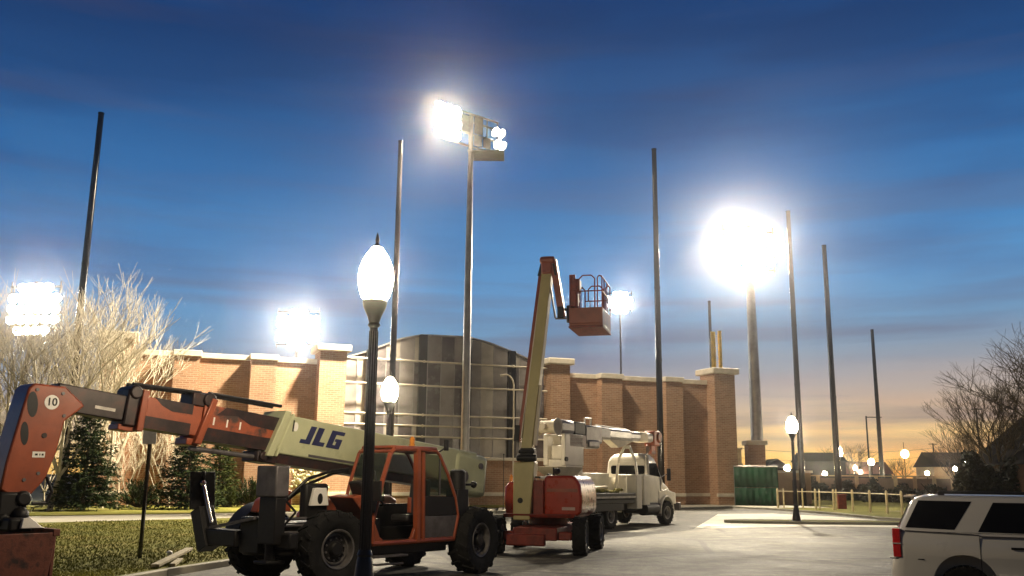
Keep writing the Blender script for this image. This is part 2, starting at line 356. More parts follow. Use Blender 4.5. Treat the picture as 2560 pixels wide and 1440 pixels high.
sheet('driveway', [gpt(1795, 1285), gpt(1930, 1284), gpt(2080, 1291), gpt(2235, 1304), gpt(2245, 1318), gpt(2080, 1316), gpt(1900, 1318), gpt(1735, 1322)], .004, 'drive')
isl = [(15.6+5.2*math.cos(t)*abs(math.cos(t))**-.25, 45.6+1.0*math.sin(t)) for t in [2*math.pi*(i+.5)/28 for i in range(28)]]
sheet('traffic_island', isl, .12, 'grass', .13)
kp = MB()
for i in range(len(isl)): kp.bar(isl[i]+(.06,), isl[(i+1) % len(isl)]+(.06,), .17, .15)
o = kp.build('kerb', 'kerb'); tag(o, kind='structure')

# grass blades on the near lawn
g = rng(5); mb = MB()
for i in range(42000):
    Y = 18+22*g.random()**1.4; t = g.random()
    xk = -7.1+(Y-19.3)*.22
    X = xk-.15-t*(abs(xk)+.4*Y-4)
    if Y > 34 and X < -19.05+(Y-36.66)*1.03+.0: 
        if Y-36.66 > (X+19.05)*.96: continue
    if Y-41.86 > (X+13.66)*1.0: continue
    a = g.random()*6.28; h = .02+.045*g.random(); wd = .01+.012*g.random(); dx, dy = math.cos(a)*wd, math.sin(a)*wd
    lx, ly = g.uniform(-.04, .04), g.uniform(-.04, .04)
    mb.add([(X-dx, Y-dy, .108), (X+dx, Y+dy, .108), (X+lx, Y+ly, .11+h)], [(0, 1, 2)])
o = mb.build('grass', 'blade', smooth=False, fix=False); tag(o, 'short patchy olive grass growing on the lawn beside the kerb', 'grass', kind='stuff')

# ------------------------------------------------------------------ brick stadium building
PHI = math.atan2(16, 41.1)
st = thing('stadium_building', 'long tan brick stadium building with capped pillars and an arched grey glazed bay', 'building', (-24.7, 58, 0), PHI)
def wall_run(x0, x1, piers):
    MB().box(x0, x1, 0, .7, -.1, 9.45).build('wall', 'brick', st)
    cop = MB().box(x0+.01, x1-.01, -.16, .86, 9.45, 9.8).build('coping', 'stone', st, .03)
    for a, b in piers:
        p = MB().box(a, b, -.85, .05, -.1, 9.45).build('pier', 'brick', st)
        MB().box(a-.1, b+.1, -1.0, -.165, 9.452, 9.83).build('pier_coping', 'stone', p, .03)
        MB().box(a-.06, b+.06, -.92, -.062, .74, .99).build('pier_band', 'stone', p, .02)
    xs = [x0]+[v for a, b in piers for v in (a-.08, b+.08)]+[x1]
    mb = MB()
    for i in range(0, len(xs), 2): mb.box(xs[i]+.01, xs[i+1]-.01, -.06, .02, .74, .99)
    mb.build('base_band', 'stone', st, .015)
wall_run(.7, 12.3, [(3.15, 4.7), (7.9, 9.55)])
wall_run(30.75, 43.3, [(33.5, 35.25), (39.05, 40.55)])
for a, b in ((-1.1, .7), (12.3, 14.1), (29.2, 30.75), (43.3, 45.2)):
    p = MB().box(a, b, -1.15, .9, -.1, 10.25).build('pillar', 'brick', st)
    MB().box(a-.28, b+.28, -1.45, 1.2, 10.25, 10.72).build('pillar_cap', 'stone', p, .08)
    MB().box(a-.06, b+.06, -1.22, -1.0, .74, .99).build('pillar_band', 'stone', p, .015)
# glazed bay
B0, B1 = 14.1, 29.2
AP = [(14.1, 10.05), (14.5, 10.14), (15.9, 10.62), (18.1, 11.6), (19.6, 11.97), (23.1, 12.05), (24.8, 11.72), (26.5, 11.2), (28.5, 10.5), (29.2, 10.1)]
def arch(s):
    for (a, za), (b, zb) in zip(AP, AP[1:]):
        if a <= s <= b+1e-6: return za+(zb-za)*(s-a)/(b-a)
    return 10.05
MB().box(B0, B1, -.35, .3, -.1, 3.2).build('bay_wall', 'brick', st)
MB().box(B0+.01, B1-.01, -.5, .4, 3.2, 3.42).build('bay_sill', 'stone', st, .03)
MB().box(B0+.01, B1-.01, -.41, -.3, .74, .99).build('base_band', 'stone', st, .015)
cell3 = [MB(), MB(), MB()]; mull = MB(); g = rng(3)
NS = 15; xs = [B0+(B1-B0)*i/NS for i in range(NS+1)]; zs = [3.42, 4.75, 5.5, 6.25, 8.3, 10.0]
for i in range(NS):
    a, b = xs[i], xs[i+1]; ck = g.choice((0, 0, 1, 2))  # dark and pale column tones put the shading of angled facets into colour
    for j in range(5):
        t = g.uniform(-.03, .03); cells = cell3[(ck if j > 1 else g.choice((0, 1, 2))) if g.random() < .8 else 0]
        cells.add([(a+.03, .12+t, zs[j]+.03), (b-.03, .12-t, zs[j]+.03), (b-.03, .12-t+g.uniform(-.01, .01), zs[j+1]-.03), (a+.03, .12+t, zs[j+1]-.03),
                   (a+.03, .2, zs[j]+.03), (b-.03, .2, zs[j]+.03), (b-.03, .2, zs[j+1]-.03), (a+.03, .2, zs[j+1]-.03)],
                  [(0, 1, 2, 3), (7, 6, 5, 4), (0, 4, 5, 1), (1, 5, 6, 2), (2, 6, 7, 3), (3, 7, 4, 0)])
    za, zb = arch(a), arch(b)
    if min(za, zb) > 10.14: cell3[g.choice((0, 1, 2, 2))].prism([(a+.03, 10.05), (b-.03, 10.05), (b-.03, zb-.08), (a+.03, za-.08)], 'y', .12, .2)
    if i: mull.box(a-.03, a+.03, .08, .22, 3.42, max(10.0, za-.06))
for z in zs[1:]: mull.box(B0+.02, B1-.02, .085, .215, z-.028, z+.028)
cells = MB(); idx = []
for k, c_ in enumerate(cell3): cells.add(c_.v, c_.f); idx += [k]*len(c_.f)
gl = cells.build('glazing', 'pane', st, smooth=False)
for q_ in ('paned', 'panel'): gl.data.materials.append(M[q_])
for p_, k in zip(gl.data.polygons, idx): p_.material_index = k
mull.build('mullions', 'fgrey', gl)
ap = AP
MB().prism(ap+[(B1, 9.9), (B0, 9.9)], 'y', .26, 26).build('vault_roof', 'roofz', st)
mb = MB()
for i in range(len(ap)-1): mb.bar((ap[i][0], .14, ap[i][1]), (ap[i+1][0], .14, ap[i+1][1]), .26, .1, (0, 0, 1))
mb.build('arch_trim', 'railm', st)
for s in (15.95, 19.72, 23.05, 26.5):
    cp = MB().box(s-.28, s+.28, -.32, .06, 3.42, arch(s)-.02).build('column', 'darksteel', st, .03)
for z in (4.75, 5.5, 6.25, 8.3, 10.0):
    mb = MB().cyl((B0+.02, -.5, z), (B1-.02, -.5, z), .065, n=10)
    for s in (15.95, 19.72, 23.05, 26.5): mb.box(s-.05, s+.05, -.5, -.3, z-.05, z+.05); mb.ball((s, -.52, z), .11)
    mb.build('rail', 'stone', st)
bb = MB()   # block behind, carrying the roofs
bb.box(-1, 14.0, .72, 12, -.1, 8.9).box(29.3, 45, .72, 12, -.1, 8.9)
bb.build('rear_block', 'tan2', st)

# ------------------------------------------------------------------ netting poles
def pole(px, py, Y, r0, r1, mat, name, label, group, extra=None):
    t = at(px, py, Y); mb = MB(); h = t.z
    z = 0; k = 5
    for i in range(k):
        a, b = h*i/k, h*(i+1)/k; ra, rb = r0+(r1-r0)*i/k, r0+(r1-r0)*(i+1)/k
        mb.cyl((0, 0, a), (0, 0, b), ra, rb, 16, True)
    o = thing(name, label, 'pole', (t.x, t.y, 0), 0, group)
    sh = mb.build('shaft', mat, o)
    for i in range(1, k): MB().lathe([(r0+(r1-r0)*i/k+.015, h*i/k-.1), (r0+(r1-r0)*i/k+.015, h*i/k+.1)], 16).build('joint_collar', mat, o)
    MB().lathe([(r1+.02, h), (r1+.02, h+.08), (.02, h+.14)], 16).build('pole_cap', mat, o)
    return o
G1 = 'tall dark netting poles'
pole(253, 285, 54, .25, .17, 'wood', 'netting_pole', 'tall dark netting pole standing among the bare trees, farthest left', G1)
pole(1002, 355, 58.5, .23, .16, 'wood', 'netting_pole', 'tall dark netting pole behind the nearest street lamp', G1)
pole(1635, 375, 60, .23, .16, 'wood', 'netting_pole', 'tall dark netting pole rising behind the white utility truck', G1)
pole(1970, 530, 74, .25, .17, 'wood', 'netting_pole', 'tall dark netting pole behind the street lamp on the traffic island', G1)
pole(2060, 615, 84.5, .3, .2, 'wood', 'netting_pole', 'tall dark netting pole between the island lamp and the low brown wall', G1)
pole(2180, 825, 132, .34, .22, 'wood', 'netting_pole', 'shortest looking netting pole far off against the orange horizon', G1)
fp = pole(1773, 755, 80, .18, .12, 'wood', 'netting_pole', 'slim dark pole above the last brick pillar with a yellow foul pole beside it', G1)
fo = thing('foul_pole', 'yellow foul pole pair standing behind the last brick pillar', 'pole', (17.85, 79.6, 0))
MB().cyl((-.24, 0, 0), (-.24, 0, 14.7), .2, n=14).build('shaft', 'yellow', fo)
MB().cyl((.36, .1, 0), (.36, .1, 14.8), .17, n=14).build('shaft', 'yellow', fo)
mb = MB()
for i in range(24): mb.cyl((-.2, 0, 10+.19*i), (.33, .1, 10+.19*i), .012, n=5)
mb.build('mesh_wing', 'yellow', fo)

# ------------------------------------------------------------------ floodlight towers
def lens_dir(mb, c, d, r, depth=.35, body=None):
    d = Vector(d).normalized(); c = Vector(c)
    mb.cyl(c, c+d*.02, r*.93, r*.93, 14)
    if body is not None:
        body.cyl(c-d*depth, c-d*.005, r*.35, r, 14, True); body.cyl(c-d*.004, c+d*.09, r*1.03, r*1.06, 14, False)
def flood_bank(name, px, py, Y, wid, rows, cols, rz, dirs, poleR, polemat, label, lensmat, pitch=.95, r=.42):
    t = at(px, py, Y); o = thing(name, label, 'floodlight', (t.x, t.y, 0), 0, 'floodlight towers')
    h = t.z; H = rows*pitch
    MB().cyl((0, 0, 0), (0, 0, h*.5), poleR, poleR*.8, 18).cyl((0, 0, h*.5), (0, 0, h+H/2), poleR*.8, poleR*.5, 18).build('shaft', polemat, o)
    ax = Vector((math.cos(rz), math.sin(rz), 0)); fr = MB(); bd = MB(); ln = MB()
    for i in range(rows):
        z = h+(i-(rows-1)/2)*pitch
        fr.bar(-ax*wid/2+Vector((0, 0, z)), ax*wid/2+Vector((0, 0, z)), .16, .16)
        for j in range(cols):
            u = (j-(cols-1)/2)*wid/cols
            if (2*(i-(rows-1)/2)/rows)**2+(2*(j-(cols-1)/2)/cols)**2 > 1.0: continue
            d = Vector(dirs); lens_dir(ln, ax*u+Vector((0, 0, z))+d.normalized()*.5, d, r, .4, bd)
    for u in (-wid/2+.1, wid/2-.1): fr.bar(ax*u+Vector((0, 0, h-H/2)), ax*u+Vector((0, 0, h+H/2)), .1, .1)
    fr.build('crossarm_frame', 'galv', o); bd.build('lamp_housings', 'galv', o); ln.build('lamp_lenses', lensmat, o)
    return o
flood_bank('floodlight_tower', 1872, 625, 86, 5.4, 5, 6, R(12), (-.2, -.8, -.42), .62, 'galv', 'widest bright floodlight bank on a thick steel pole right of the brick building', 'floodb')
flood_bank('floodlight_tower', 745, 820, 130, 6.2, 6, 7, R(-5), (.15, -.8, -.3), .4, 'galv', 'distant floodlight bank shining above the left brick wall', 'floodf')
flood_bank('floodlight_tower', 1550, 755, 150, 4.0, 4, 5, R(0), (0, -.8, -.3), .22, 'concpole', 'small far floodlight bank beside the lift basket on a slim pale pole', 'floodf')
flood_bank('floodlight_tower', 85, 770, 80, 4.9, 5, 6, R(-8), (.35, -.8, -.3), .3, 'galv', 'bright floodlight bank glaring behind the bare trees at far left', 'floodf')
# the near tower, two clusters on one rack
t = at(1178, 320, 60); nt1 = thing('floodlight_tower', 'tallest floodlight tower with two lamp clusters in front of the glazed bay', 'floodlight', (t.x, t.y, 0), 0, 'floodlight towers')
h = t.z
MB().cyl((0, 0, 0), (0, 0, 9), .31, .27, 18).cyl((0, 0, 9), (0, 0, 18), .27, .22, 18).cyl((0, 0, 18), (0, 0, h+1.0), .22, .15, 18).build('shaft', 'galv', nt1)
MB().lathe([(.5, 0), (.5, .18), (.36, .2), (.33, .5)], 18).build('base_flange', 'galv', nt1)
rk = MB(); pn = MB(); ax = Vector((.76, .65, 0))
for z in (h-1.35, h-.45, h+.45, h+1.0): rk.bar(-ax*2.5+Vector((0, 0, z)), ax*2.4+Vector((0, 0, z)), .12, .1)
for u in (-2.4, -1.2, .6, 1.4, 2.35): rk.bar(ax*u+Vector((0, 0, h-1.35)), ax*u+Vector((0, 0, h+1.0)), .08, .08)
rk.build('lamp_rack', 'galv', nt1)
for u0, u1, z0, z1 in ((.2, .95, -.35, .95), (1.0, 1.65, -1.2, -.4), (.2, .9, -1.25, -.42), (-.9, -.15, -.4, .8)):
    pn.bar(ax*u0+Vector((.06, -.06, h+(z0+z1)/2)), ax*u1+Vector((.06, -.06, h+(z0+z1)/2)), .05, z1-z0)
pn.build('ballast_panels', 'steelg', nt1)
pf = MB()
pf.box(-.2, 2.3, -.3, 1.8, h-1.75, h-1.68); pf.build('service_platform', 'galv', nt1)
ln = MB(); bd = MB(); ln2 = MB(); bd2 = MB()
for i in range(3):
    for j in range(3):
        lens_dir(ln, ax*(-2.15+.68*j)+Vector((-.35, -.35, h-.85+.82*i)), (-.5, -.62, -.5), .40, .35, bd)
for u, z, dx in ((1.75, .1, .1), (2.3, .1, .2), (1.95, -.75, .1), (2.4, -.8, .25)):
    lens_dir(ln2, ax*u+Vector((.3, -.25, h+z)), (.55+dx, -.42, -.62), .34, .3, bd2)
bd.build('lamp_housings', 'galv', nt1); ln.build('lamp_lenses', 'flood', nt1); bd2.build('lamp_housings', 'galv', nt1); ln2.build('lamp_lenses', 'flood2', nt1)
def spot(px_, tgt, P_, ang, src=(0, 0, 0)):   # the beam of one floodlight on the tower
    l = bpy.data.lights.new('floodlight_beam', 'SPOT'); l.energy = P_; l.spot_size = R(ang); l.spot_blend = .8; l.color = (1, .86, .64); l.shadow_soft_size = .9
    o_ = bpy.data.objects.new('floodlight_beam', l); COL.objects.link(o_); o_.parent = nt1; o_.location = px_
    d_ = (Vector(tgt)-nt1.location-Vector(px_)); o_.rotation_euler = d_.to_track_quat('-Z', 'Y').to_euler()
lp = tuple(ax*-1.5+Vector((-.6, -.68, h-.25))); lw = tuple(ax*-1.6+Vector((-.55, -.6, h-1.5))); rp = tuple(ax*2.1+Vector((1.1, -1.0, h-.4)))
spot(lw, (-17, 60, 4), 195000, 60)
spot(lw, (-28, 48, 5), 80000, 52)
spot(lw, (-13, 32, 0), 130000, 44)
spot(rp, (11, 67, 4), 26000, 70)
spot(lw, (4.2, 40.0, 2), 170000, 28)
spot(tuple(Vector((21.6, 84.4, 23.6))-nt1.location), (7, 38, 0), 82000, 110)

# ------------------------------------------------------------------ acorn street lamps
def street_lamp(label, loc, H=4.75, mat='globe', s=1.0):
    o = thing('street_lamp', label, 'street lamp', loc, 0, 'black acorn street lamps')
    z = H-.62
    MB().lathe([(.27, 0), (.27, .12), (.2, .16), (.19, .3), (.155, .5), (.12, .78), (.1, .85), (.115, .88), (.09, .95)], 20).build('lamp_base', 'lampblk', o)
    sh = MB().lathe([(.085, .93), (.065, z-.25), (.06, z-.2)], 16); [sh.cyl((.08*math.cos(a), .08*math.sin(a), .95), (.062*math.cos(a), .062*math.sin(a), z-.25), .014, .011, 6) for a in [2*math.pi*i/12 for i in range(12)]]; sh.build('lamp_post', 'lampblk', o)
    MB().lathe([(.06, z-.2), (.1, z-.16), (.08, z-.12), (.11, z-.02), (.175, z+.12), (.19, z+.18), (.19, z+.23)], 18).build('globe_holder', 'lampblk', o)
    gp = [(.16, z+.232), (.21, z+.29), (.255, z+.42), (.275, z+.56), (.262, z+.71), (.21, z+.86), (.145, z+.98), (.075, z+1.07)]
    MB().lathe(gp, 20).build('lamp_globe', mat, o)
    MB().lathe([(.075, z+1.083), (.05, z+1.11), (.025, z+1.14), (.035, z+1.2), (.02, z+1.27), (.004, z+1.32)], 12).build('finial', 'lampblk', o)
    return o
L0 = street_lamp('nearest black street lamp, its post crossing in front of the orange machine', (-2.12, 14.0, 0), 5.06)
def lamp_copy(label, loc, sc=1.0):
    c = copy_tree(L0); c.location = loc; c.scale = (1, 1, sc) if sc != 1 else (1, 1, 1); c['label'] = label; return c
lamp_copy('lit street lamp just behind the nearest lamp, low over the telehandler cab', (-3.94, 30, 0), .94)
lamp_copy('black street lamp standing alone on the traffic island', (13.75, 45.4, 0), .92)
for (px, py, Y, lb) in ((2098, 1130, 85, 'small lit street lamp in front of the dark house right of the island'),
                        (2062, 1184, 118, 'lowest small lit lamp before the long brown wall'),
                        (2138, 1170, 150, 'left of two overlapping far lamps above the brown wall'),
                        (2151, 1180, 152, 'right of two overlapping far lamps above the brown wall'),
                        (2318, 1183, 130, 'far lit lamp at the left corner of the orange lit house'),
                        (2388, 1172, 130, 'far lit lamp at the right side of the orange lit house'),
                        (2420, 1155, 100, 'lit lamp in front of the dark hedge at right'),
                        (1968, 1170, 92, 'far lit lamp above the tan shed beside the green screen')):
    p = at(px, py, Y); lamp_copy(lb, (p.x, p.y, 0), p.z/5.06)
p = at(2178, 1155, 110); wl = copy_tree(L0); wl.location = (p.x, p.y, 0); wl.scale = (1.35, 1.35, p.z/5.06)
wl['label'] = 'large warm glowing lamp just left of the farthest netting pole'
for k in kids(wl):
    if k.name.startswith('lamp_globe'): k.data = k.data.copy(); k.data.materials.clear(); k.data.materials.append(M['globew'])
p = at(2262, 1135, 160); so_ = thing('road_lamp', 'yellow sodium road lamp on a tall thin pole far behind the wall', 'street lamp', (p.x, p.y, 0))
MB().cyl((0, .3, 0), (0, .3, p.z+2), .09, .05, 10).build('lamp_post', 'wood', so_)
MB().ball((0, 0, p.z), .65, 14, (1, 1, 1.1)).build('lamp_globe', 'sodium', so_)
MB().bar((0, .3, p.z+.75), (0, -.3, p.z+.75), .1, .1).build('lamp_arm', 'wood', so_)
# white gooseneck pole by the bay
gp = thing('gooseneck_pole', 'slender white pole with a curved top in front of the glazed bay', 'pole', (.2, 64, 0))
pts = [(0, 0, 0), (0, 0, 8.2)]+[(-.55+.55*math.cos(a), 0, 8.2+.85*math.sin(a)) for a in [math.pi/2*i/7 for i in range(1, 8)]]
MB().path(pts, .055, 10).build('shaft', 'stone', gp)
MB().lathe([(.14, 0), (.14, .06), (.07, .1)], 12).build('base_flange', 'galv', gp)
MB().cyl((-.95, 0, 8.98), (-.5, 0, 9.06), .09, .06, 10).build('lamp_head', 'stone', gp)
mk = MB().cyl((0, 0, 0), (0, 0, 3.3), .025, .02, 8).ball((0, 0, 3.32), .05, 8).cyl((0, 0, 0), (0, 0, .05), .12, .1, 10).build('marker_rod', 'darksteel', loc=(-.4, 57.5, .1))
tag(mk, 'thin dark marker rod on the grass left of the boom lift', 'marker')

# ------------------------------------------------------------------ wheels
def tyre_mb(r, wdt, lugs, rim):
    mb = MB(); h = wdt/2
    mb.lathe([(rim, -h*.75), (r*.8, -h), (r*.93, -h*.96), (r*.97, -h*.8), (r*.975, 0), (r*.97, h*.8), (r*.93, h*.96), (r*.8, h), (rim, h*.75), (rim*.92, h*.6), (rim*.92, -h*.6), (rim, -h*.75)], 40, 'y', caps=False)
    for i in range(lugs):
        for sg in (-1, 1):
            t = 2*math.pi*(i+(.5 if sg > 0 else 0))/lugs; t2 = t+.16
            a = Vector((math.cos(t)*r*.975, sg*h*.96, math.sin(t)*r*.975)); b = Vector((math.cos(t2)*r*.985, sg*h*.02, math.sin(t2)*r*.985))
            n = Vector((math.cos(t+.08), 0, math.sin(t+.08)))
            mb.bar(a, b, r*.085, r*.055, n)
            c = Vector((math.cos(t)*r*.86, sg*h*1.0, math.sin(t)*r*.86)); mb.bar(c, a, r*.08, r*.05, (0, sg, 0))
    return mb
def rim_mb(rim, wdt, bolts=10, dish=.35, hub=.42):
    mb = MB(); h = wdt/2
    for sg in (-1, 1):
        mb.lathe([(rim*1.0, sg*h*.78), (rim*.97, sg*h*.84), (rim*.9, sg*h*.8), (rim*.86, sg*h*.3), (rim*.78, sg*h*.24), (rim*.76, sg*h*.4), (rim*.7, sg*h*.42), (rim*.66, sg*h*.2), (rim*.1, sg*h*.2)], 32, 'y', caps=False)
        for i in range(bolts):
            t = 2*math.pi*i/bolts; mb.cyl((math.cos(t)*rim*.55, sg*h*.2, math.sin(t)*rim*.55), (math.cos(t)*rim*.55, sg*h*.42, math.sin(t)*rim*.55), rim*.055, n=6)
    return mb
def hub_mb(rim, wdt):
    mb = MB(); h = wdt/2
    for sg in (-1, 1): mb.lathe([(rim*.645, sg*h*.22), (rim*.62, sg*h*.3), (rim*.4, sg*h*.34), (rim*.36, sg*h*.62), (rim*.3, sg*h*.72), (.01, sg*h*.74)], 20, 'y')
    return mb
def wheelset(parent, spots, r, wdt, rim, rimmat, lugs=14, hub=True):
    tm = tyre_mb(r, wdt, lugs, rim).mesh('tyre', M['rubber']); rm = rim_mb(rim, wdt).mesh('rim', M[rimmat]); hm = hub_mb(rim, wdt).mesh('hub', M['black'])
    for x, y, z, st_ in spots:
        wv = obj('wheel', tm, parent, (x, y, z), (0, random.Random(x*7+y).random()*.3, R(st_)))
        obj('rim', rm, wv)
        if hub: obj('hub', hm, wv)

# ------------------------------------------------------------------ telehandler
T = thing('telehandler', 'orange and cream telehandler with its extended boom reaching left over the lawn', 'telehandler', (-2.92, 19.66, 0), math.atan2(-.77, -.64))
wheelset(T, [(1.81, 1.05, .69, -6), (1.81, -1.08, .69, -6), (-2.09, 1.05, .69, 10), (-2.09, -1.08, .69, 10)], .69, .5, .36, 'rim', 16)
ch = MB().box(-2.7, 2.75, -.42, .42, .55, 1.0).box(-2.75, -1.5, -.55, .55, .6, 1.3).box(1.2, 2.6, -.5, .5, .7, 1.15)
ch.cyl((1.81, -.9, .69), (1.81, .9, .69), .13, n=12).cyl((-2.09, -.9, .69), (-2.09, .9, .69), .13, n=12)
ch.box(-1.3, 1.0, .35, 1.0, .5, .72).box(-1.4, .95, -1.1, -.35, .5, .9)
ch.build('chassis', 'black', T, .03)
MB().prism([(-1.5, .9), (1.0, .9), (1.0, 1.25), (.7, 1.5), (-1.3, 1.6), (-1.5, 1.5)], 'y', -1.15, -.75).build('engine_hood', 'orange', T, .05)
# boom, tilted up towards the head
BM = Matrix.Translation((0, -.32, 2.53)) @ Matrix.Rotation(-.105, 4, 'Y')
bo = MB(BM); bo.box(-3.35, 2.35, -.29, .29, -.36, .40)
bs = bo.build('boom', 'cream', T, .03)
MB(BM).box(-3.2, 2.3, -.24, .24, -.54, -.362).build('boom_underside_shade', 'grease', bs)  # under-tube made dark and deep, with the shade below the boom put in
mb = MB(BM); mb.prism([(2.18, .47), (2.32, .47), (2.62, -.44), (2.46, -.44)], 'y', -.36, .36); mb.prism([(2.05, .44), (2.1, .44), (2.38, -.42), (2.33, -.42)], 'y', -.31, .31)
mb.build('boom_collar', 'cream', bs, .015)
MB(BM).box(2.3, 2.75, -.25, .25, -.56, -.36).cyl((2.62, -.3, -.45), (2.62, .3, -.45), .09).cyl((2.5, -.33, -.33), (2.5, .33, -.33), .06).build('boom_roller', 'grease', bs, .02)
MB(BM).box(-3.75, -2.6, -.33, .33, -.62, .36).build('boom_pivot_block', 'cream', bs, .12)
MB(BM).cyl((-2.9, -.36, -.2), (-2.9, .36, -.2), .14).cyl((-3.45, -.37, .1), (-3.45, .37, .1), .07).build('pivot_pin', 'steelg', bs)
s1 = MB(BM).box(2.3, 4.0, -.24, .24, -.33, .31).build('boom_section', 'oranged', T, .02, label='scuffed orange middle boom section nearest the cream one')
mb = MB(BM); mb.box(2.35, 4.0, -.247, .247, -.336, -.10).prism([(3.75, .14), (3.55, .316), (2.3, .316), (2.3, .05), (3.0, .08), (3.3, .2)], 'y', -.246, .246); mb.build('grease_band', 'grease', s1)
mb = MB(BM); mb.prism([(3.78, .42), (3.9, .42), (4.12, -.42), (3.98, -.42)], 'y', -.3, .3); mb.box(4.0, 4.22, -.2, .2, -.45, -.33); mb.build('section_collar', 'orange', s1, .015)
MB(BM).cyl((3.92, -.27, .39), (3.92, .27, .39), .13).box(3.95, 4.25, -.22, .22, .25, .48).build('chain_roller', 'grease', s1, .02)
s2 = MB(BM).box(4.0, 5.25, -.2, .2, -.28, .25).build('boom_section', 'oranged', T, .02, label='scuffed orange outer boom section')
mb = MB(BM); mb.box(4.2, 5.2, -.206, .206, -.285, -.08).prism([(4.95, .256), (4.2, .256), (4.2, .08), (4.6, .07), (4.8, .14)], 'y', -.205, .205); mb.build('grease_band', 'grease', s2)
mb = MB(BM); mb.box(5.1, 5.22, -.27, .27, -.36, .34); mb.box(5.22, 5.5, -.17, .17, -.38, -.28); mb.build('section_collar', 'orange', s2, .015)
MB(BM).cyl((5.32, -.25, .28), (5.32, .25, .28), .12).box(5.23, 5.45, -.22, .22, -.3, .33).build('chain_roller', 'grease', s2, .03)
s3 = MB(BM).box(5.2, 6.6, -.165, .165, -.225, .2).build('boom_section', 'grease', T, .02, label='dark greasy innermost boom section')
MB(BM).box(5.6, 5.95, .166, .17, -.1, -.05).build('worn_mark', 'rimw', s3)
mb = MB(BM)
mb.cyl((4.05, .12, .5), (5.35, .1, .42), .035, n=8).cyl((4.05, -.12, .5), (5.35, -.1, .42), .035, n=8).cyl((2.3, .14, .56), (3.9, .12, .52), .035, n=8).cyl((2.3, -.14, .56), (3.9, -.12, .52), .035, n=8)
mb.build('hose_rail', 'black', T)
MB(BM).cyl((2.6, .12, -.47), (4.1, .12, -.5), .045, n=8).box(2.9, 3.9, -.12, .05, -.5, -.45).build('extension_rod', 'steelg', T)
# boom head
hp = [(7.03, 3.30), (6.95, 3.38), (6.46, 3.36), (6.12, 3.08), (6.42, 2.82), (6.50, 2.33), (6.62, 1.92), (6.86, 1.62), (7.05, 1.62), (7.28, 1.75), (7.24, 2.15), (7.10, 2.95)]
hd = MB().prism(hp, 'y', -.6, -.08).build('boom_head', 'orange', T, .03)
def oval(cx, cz, rx, rz_, y, tilt=0, n=18): return [(cx+rx*math.cos(a)*math.cos(tilt)-rz_*math.sin(a)*math.sin(tilt), cz+rx*math.cos(a)*math.sin(tilt)+rz_*math.sin(a)*math.cos(tilt)) for a in [2*math.pi*i/n for i in range(n)]]
MB().prism(oval(6.95, 3.05, .08, .2, 0, -.1), 'y', -.085, -.076).prism(oval(7.02, 2.60, .06, .18, 0, -.1), 'y', -.085, -.076).build('head_slot', 'black', hd)
MB().prism(oval(6.66, 3.1, .115, .115, 0), 'y', -.085, -.075).build('number_plate', 'decal', hd)
MB().prism(oval(6.72, 2.58, .04, .04, 0), 'y', -.085, -.07).build('pin_head', 'grease', hd)
MB().box(6.68, 6.87, -.085, -.075, 2.24, 2.33).build('warning_label', 'decal', hd)
mb = MB()
for i, (a, b) in enumerate(((6.70, 6.73), (6.75, 6.765), (6.79, 6.83))): mb.box(a, b, -.08, -.072, 2.27, 2.3)
mb.build('label_marks', 'black', hd)
cu = bpy.data.curves.new('ten', 'FONT'); cu.body = '10'; cu.size = .17; cu.align_x = 'CENTER'; cu.align_y = 'CENTER'; cu.extrude = .002; cu.offset = .003
to = bpy.data.objects.new('ten', cu); COL.objects.link(to); dg = bpy.context.evaluated_depsgraph_get()
tm = bpy.data.meshes.new_from_object(to.evaluated_get(dg)); bpy.data.objects.remove(to); tm.materials.clear(); tm.materials.append(M['black'])
obj('number_text', tm, hd, (6.66, -.072, 3.1), (R(90), 0, R(180)))
MB().path([(6.62, -.07, 1.95), (6.52, -.05, 1.72), (6.6, -.05, 1.55), (6.8, -.06, 1.55)], .025, 8).build('hose', 'black', hd)
for x_, z_ in ((6.9, 3.28), (6.5, 3.25), (6.45, 2.9), (6.75, 2.0), (6.95, 1.9)): MB().cyl((x_, -.09, z_), (x_, -.068, z_), .028, n=8).build('bolt', 'steelg', hd)
for i in range(3): MB(BM).box(3.2+.28*i, 3.23+.28*i, .241, .246, -.04, .1).build('length_mark', 'decal', s1)
MB(BM).box(-.4, 1.6, .291, .294, -.33, -.28).build('caution_strip', 'steelg', bs)
MB().path([(2.5, .1, 1.2), (2.3, .3, 1.6), (1.9, .35, 1.95), (1.2, .2, 2.1), (.6, .0, 2.15)], .03, 8).path([(2.5, 0, 1.2), (2.25, .2, 1.55), (1.8, .25, 1.85), (1.1, .1, 2.05), (.6, -.1, 2.1)], .03, 8).path([(2.55, .55, 1.1), (2.45, .75, 1.35), (2.7, .7, 1.6)], .022, 6).build('hydraulic_hose', 'black', T)
MB().bar((1.0, 1.2, .5), (.1, 1.2, .5), .2, .04).bar((.9, 1.2, .35), (.2, 1.2, .35), .16, .03).build('step', 'steelg', T, .01)
MB().path([(1.02, 1.16, 2.0), (1.15, 1.4, 2.1), (1.15, 1.45, 1.9)], .018, 6).box(1.1, 1.15, 1.36, 1.56, 1.55, 1.92).build('mirror', 'black', T, .01)
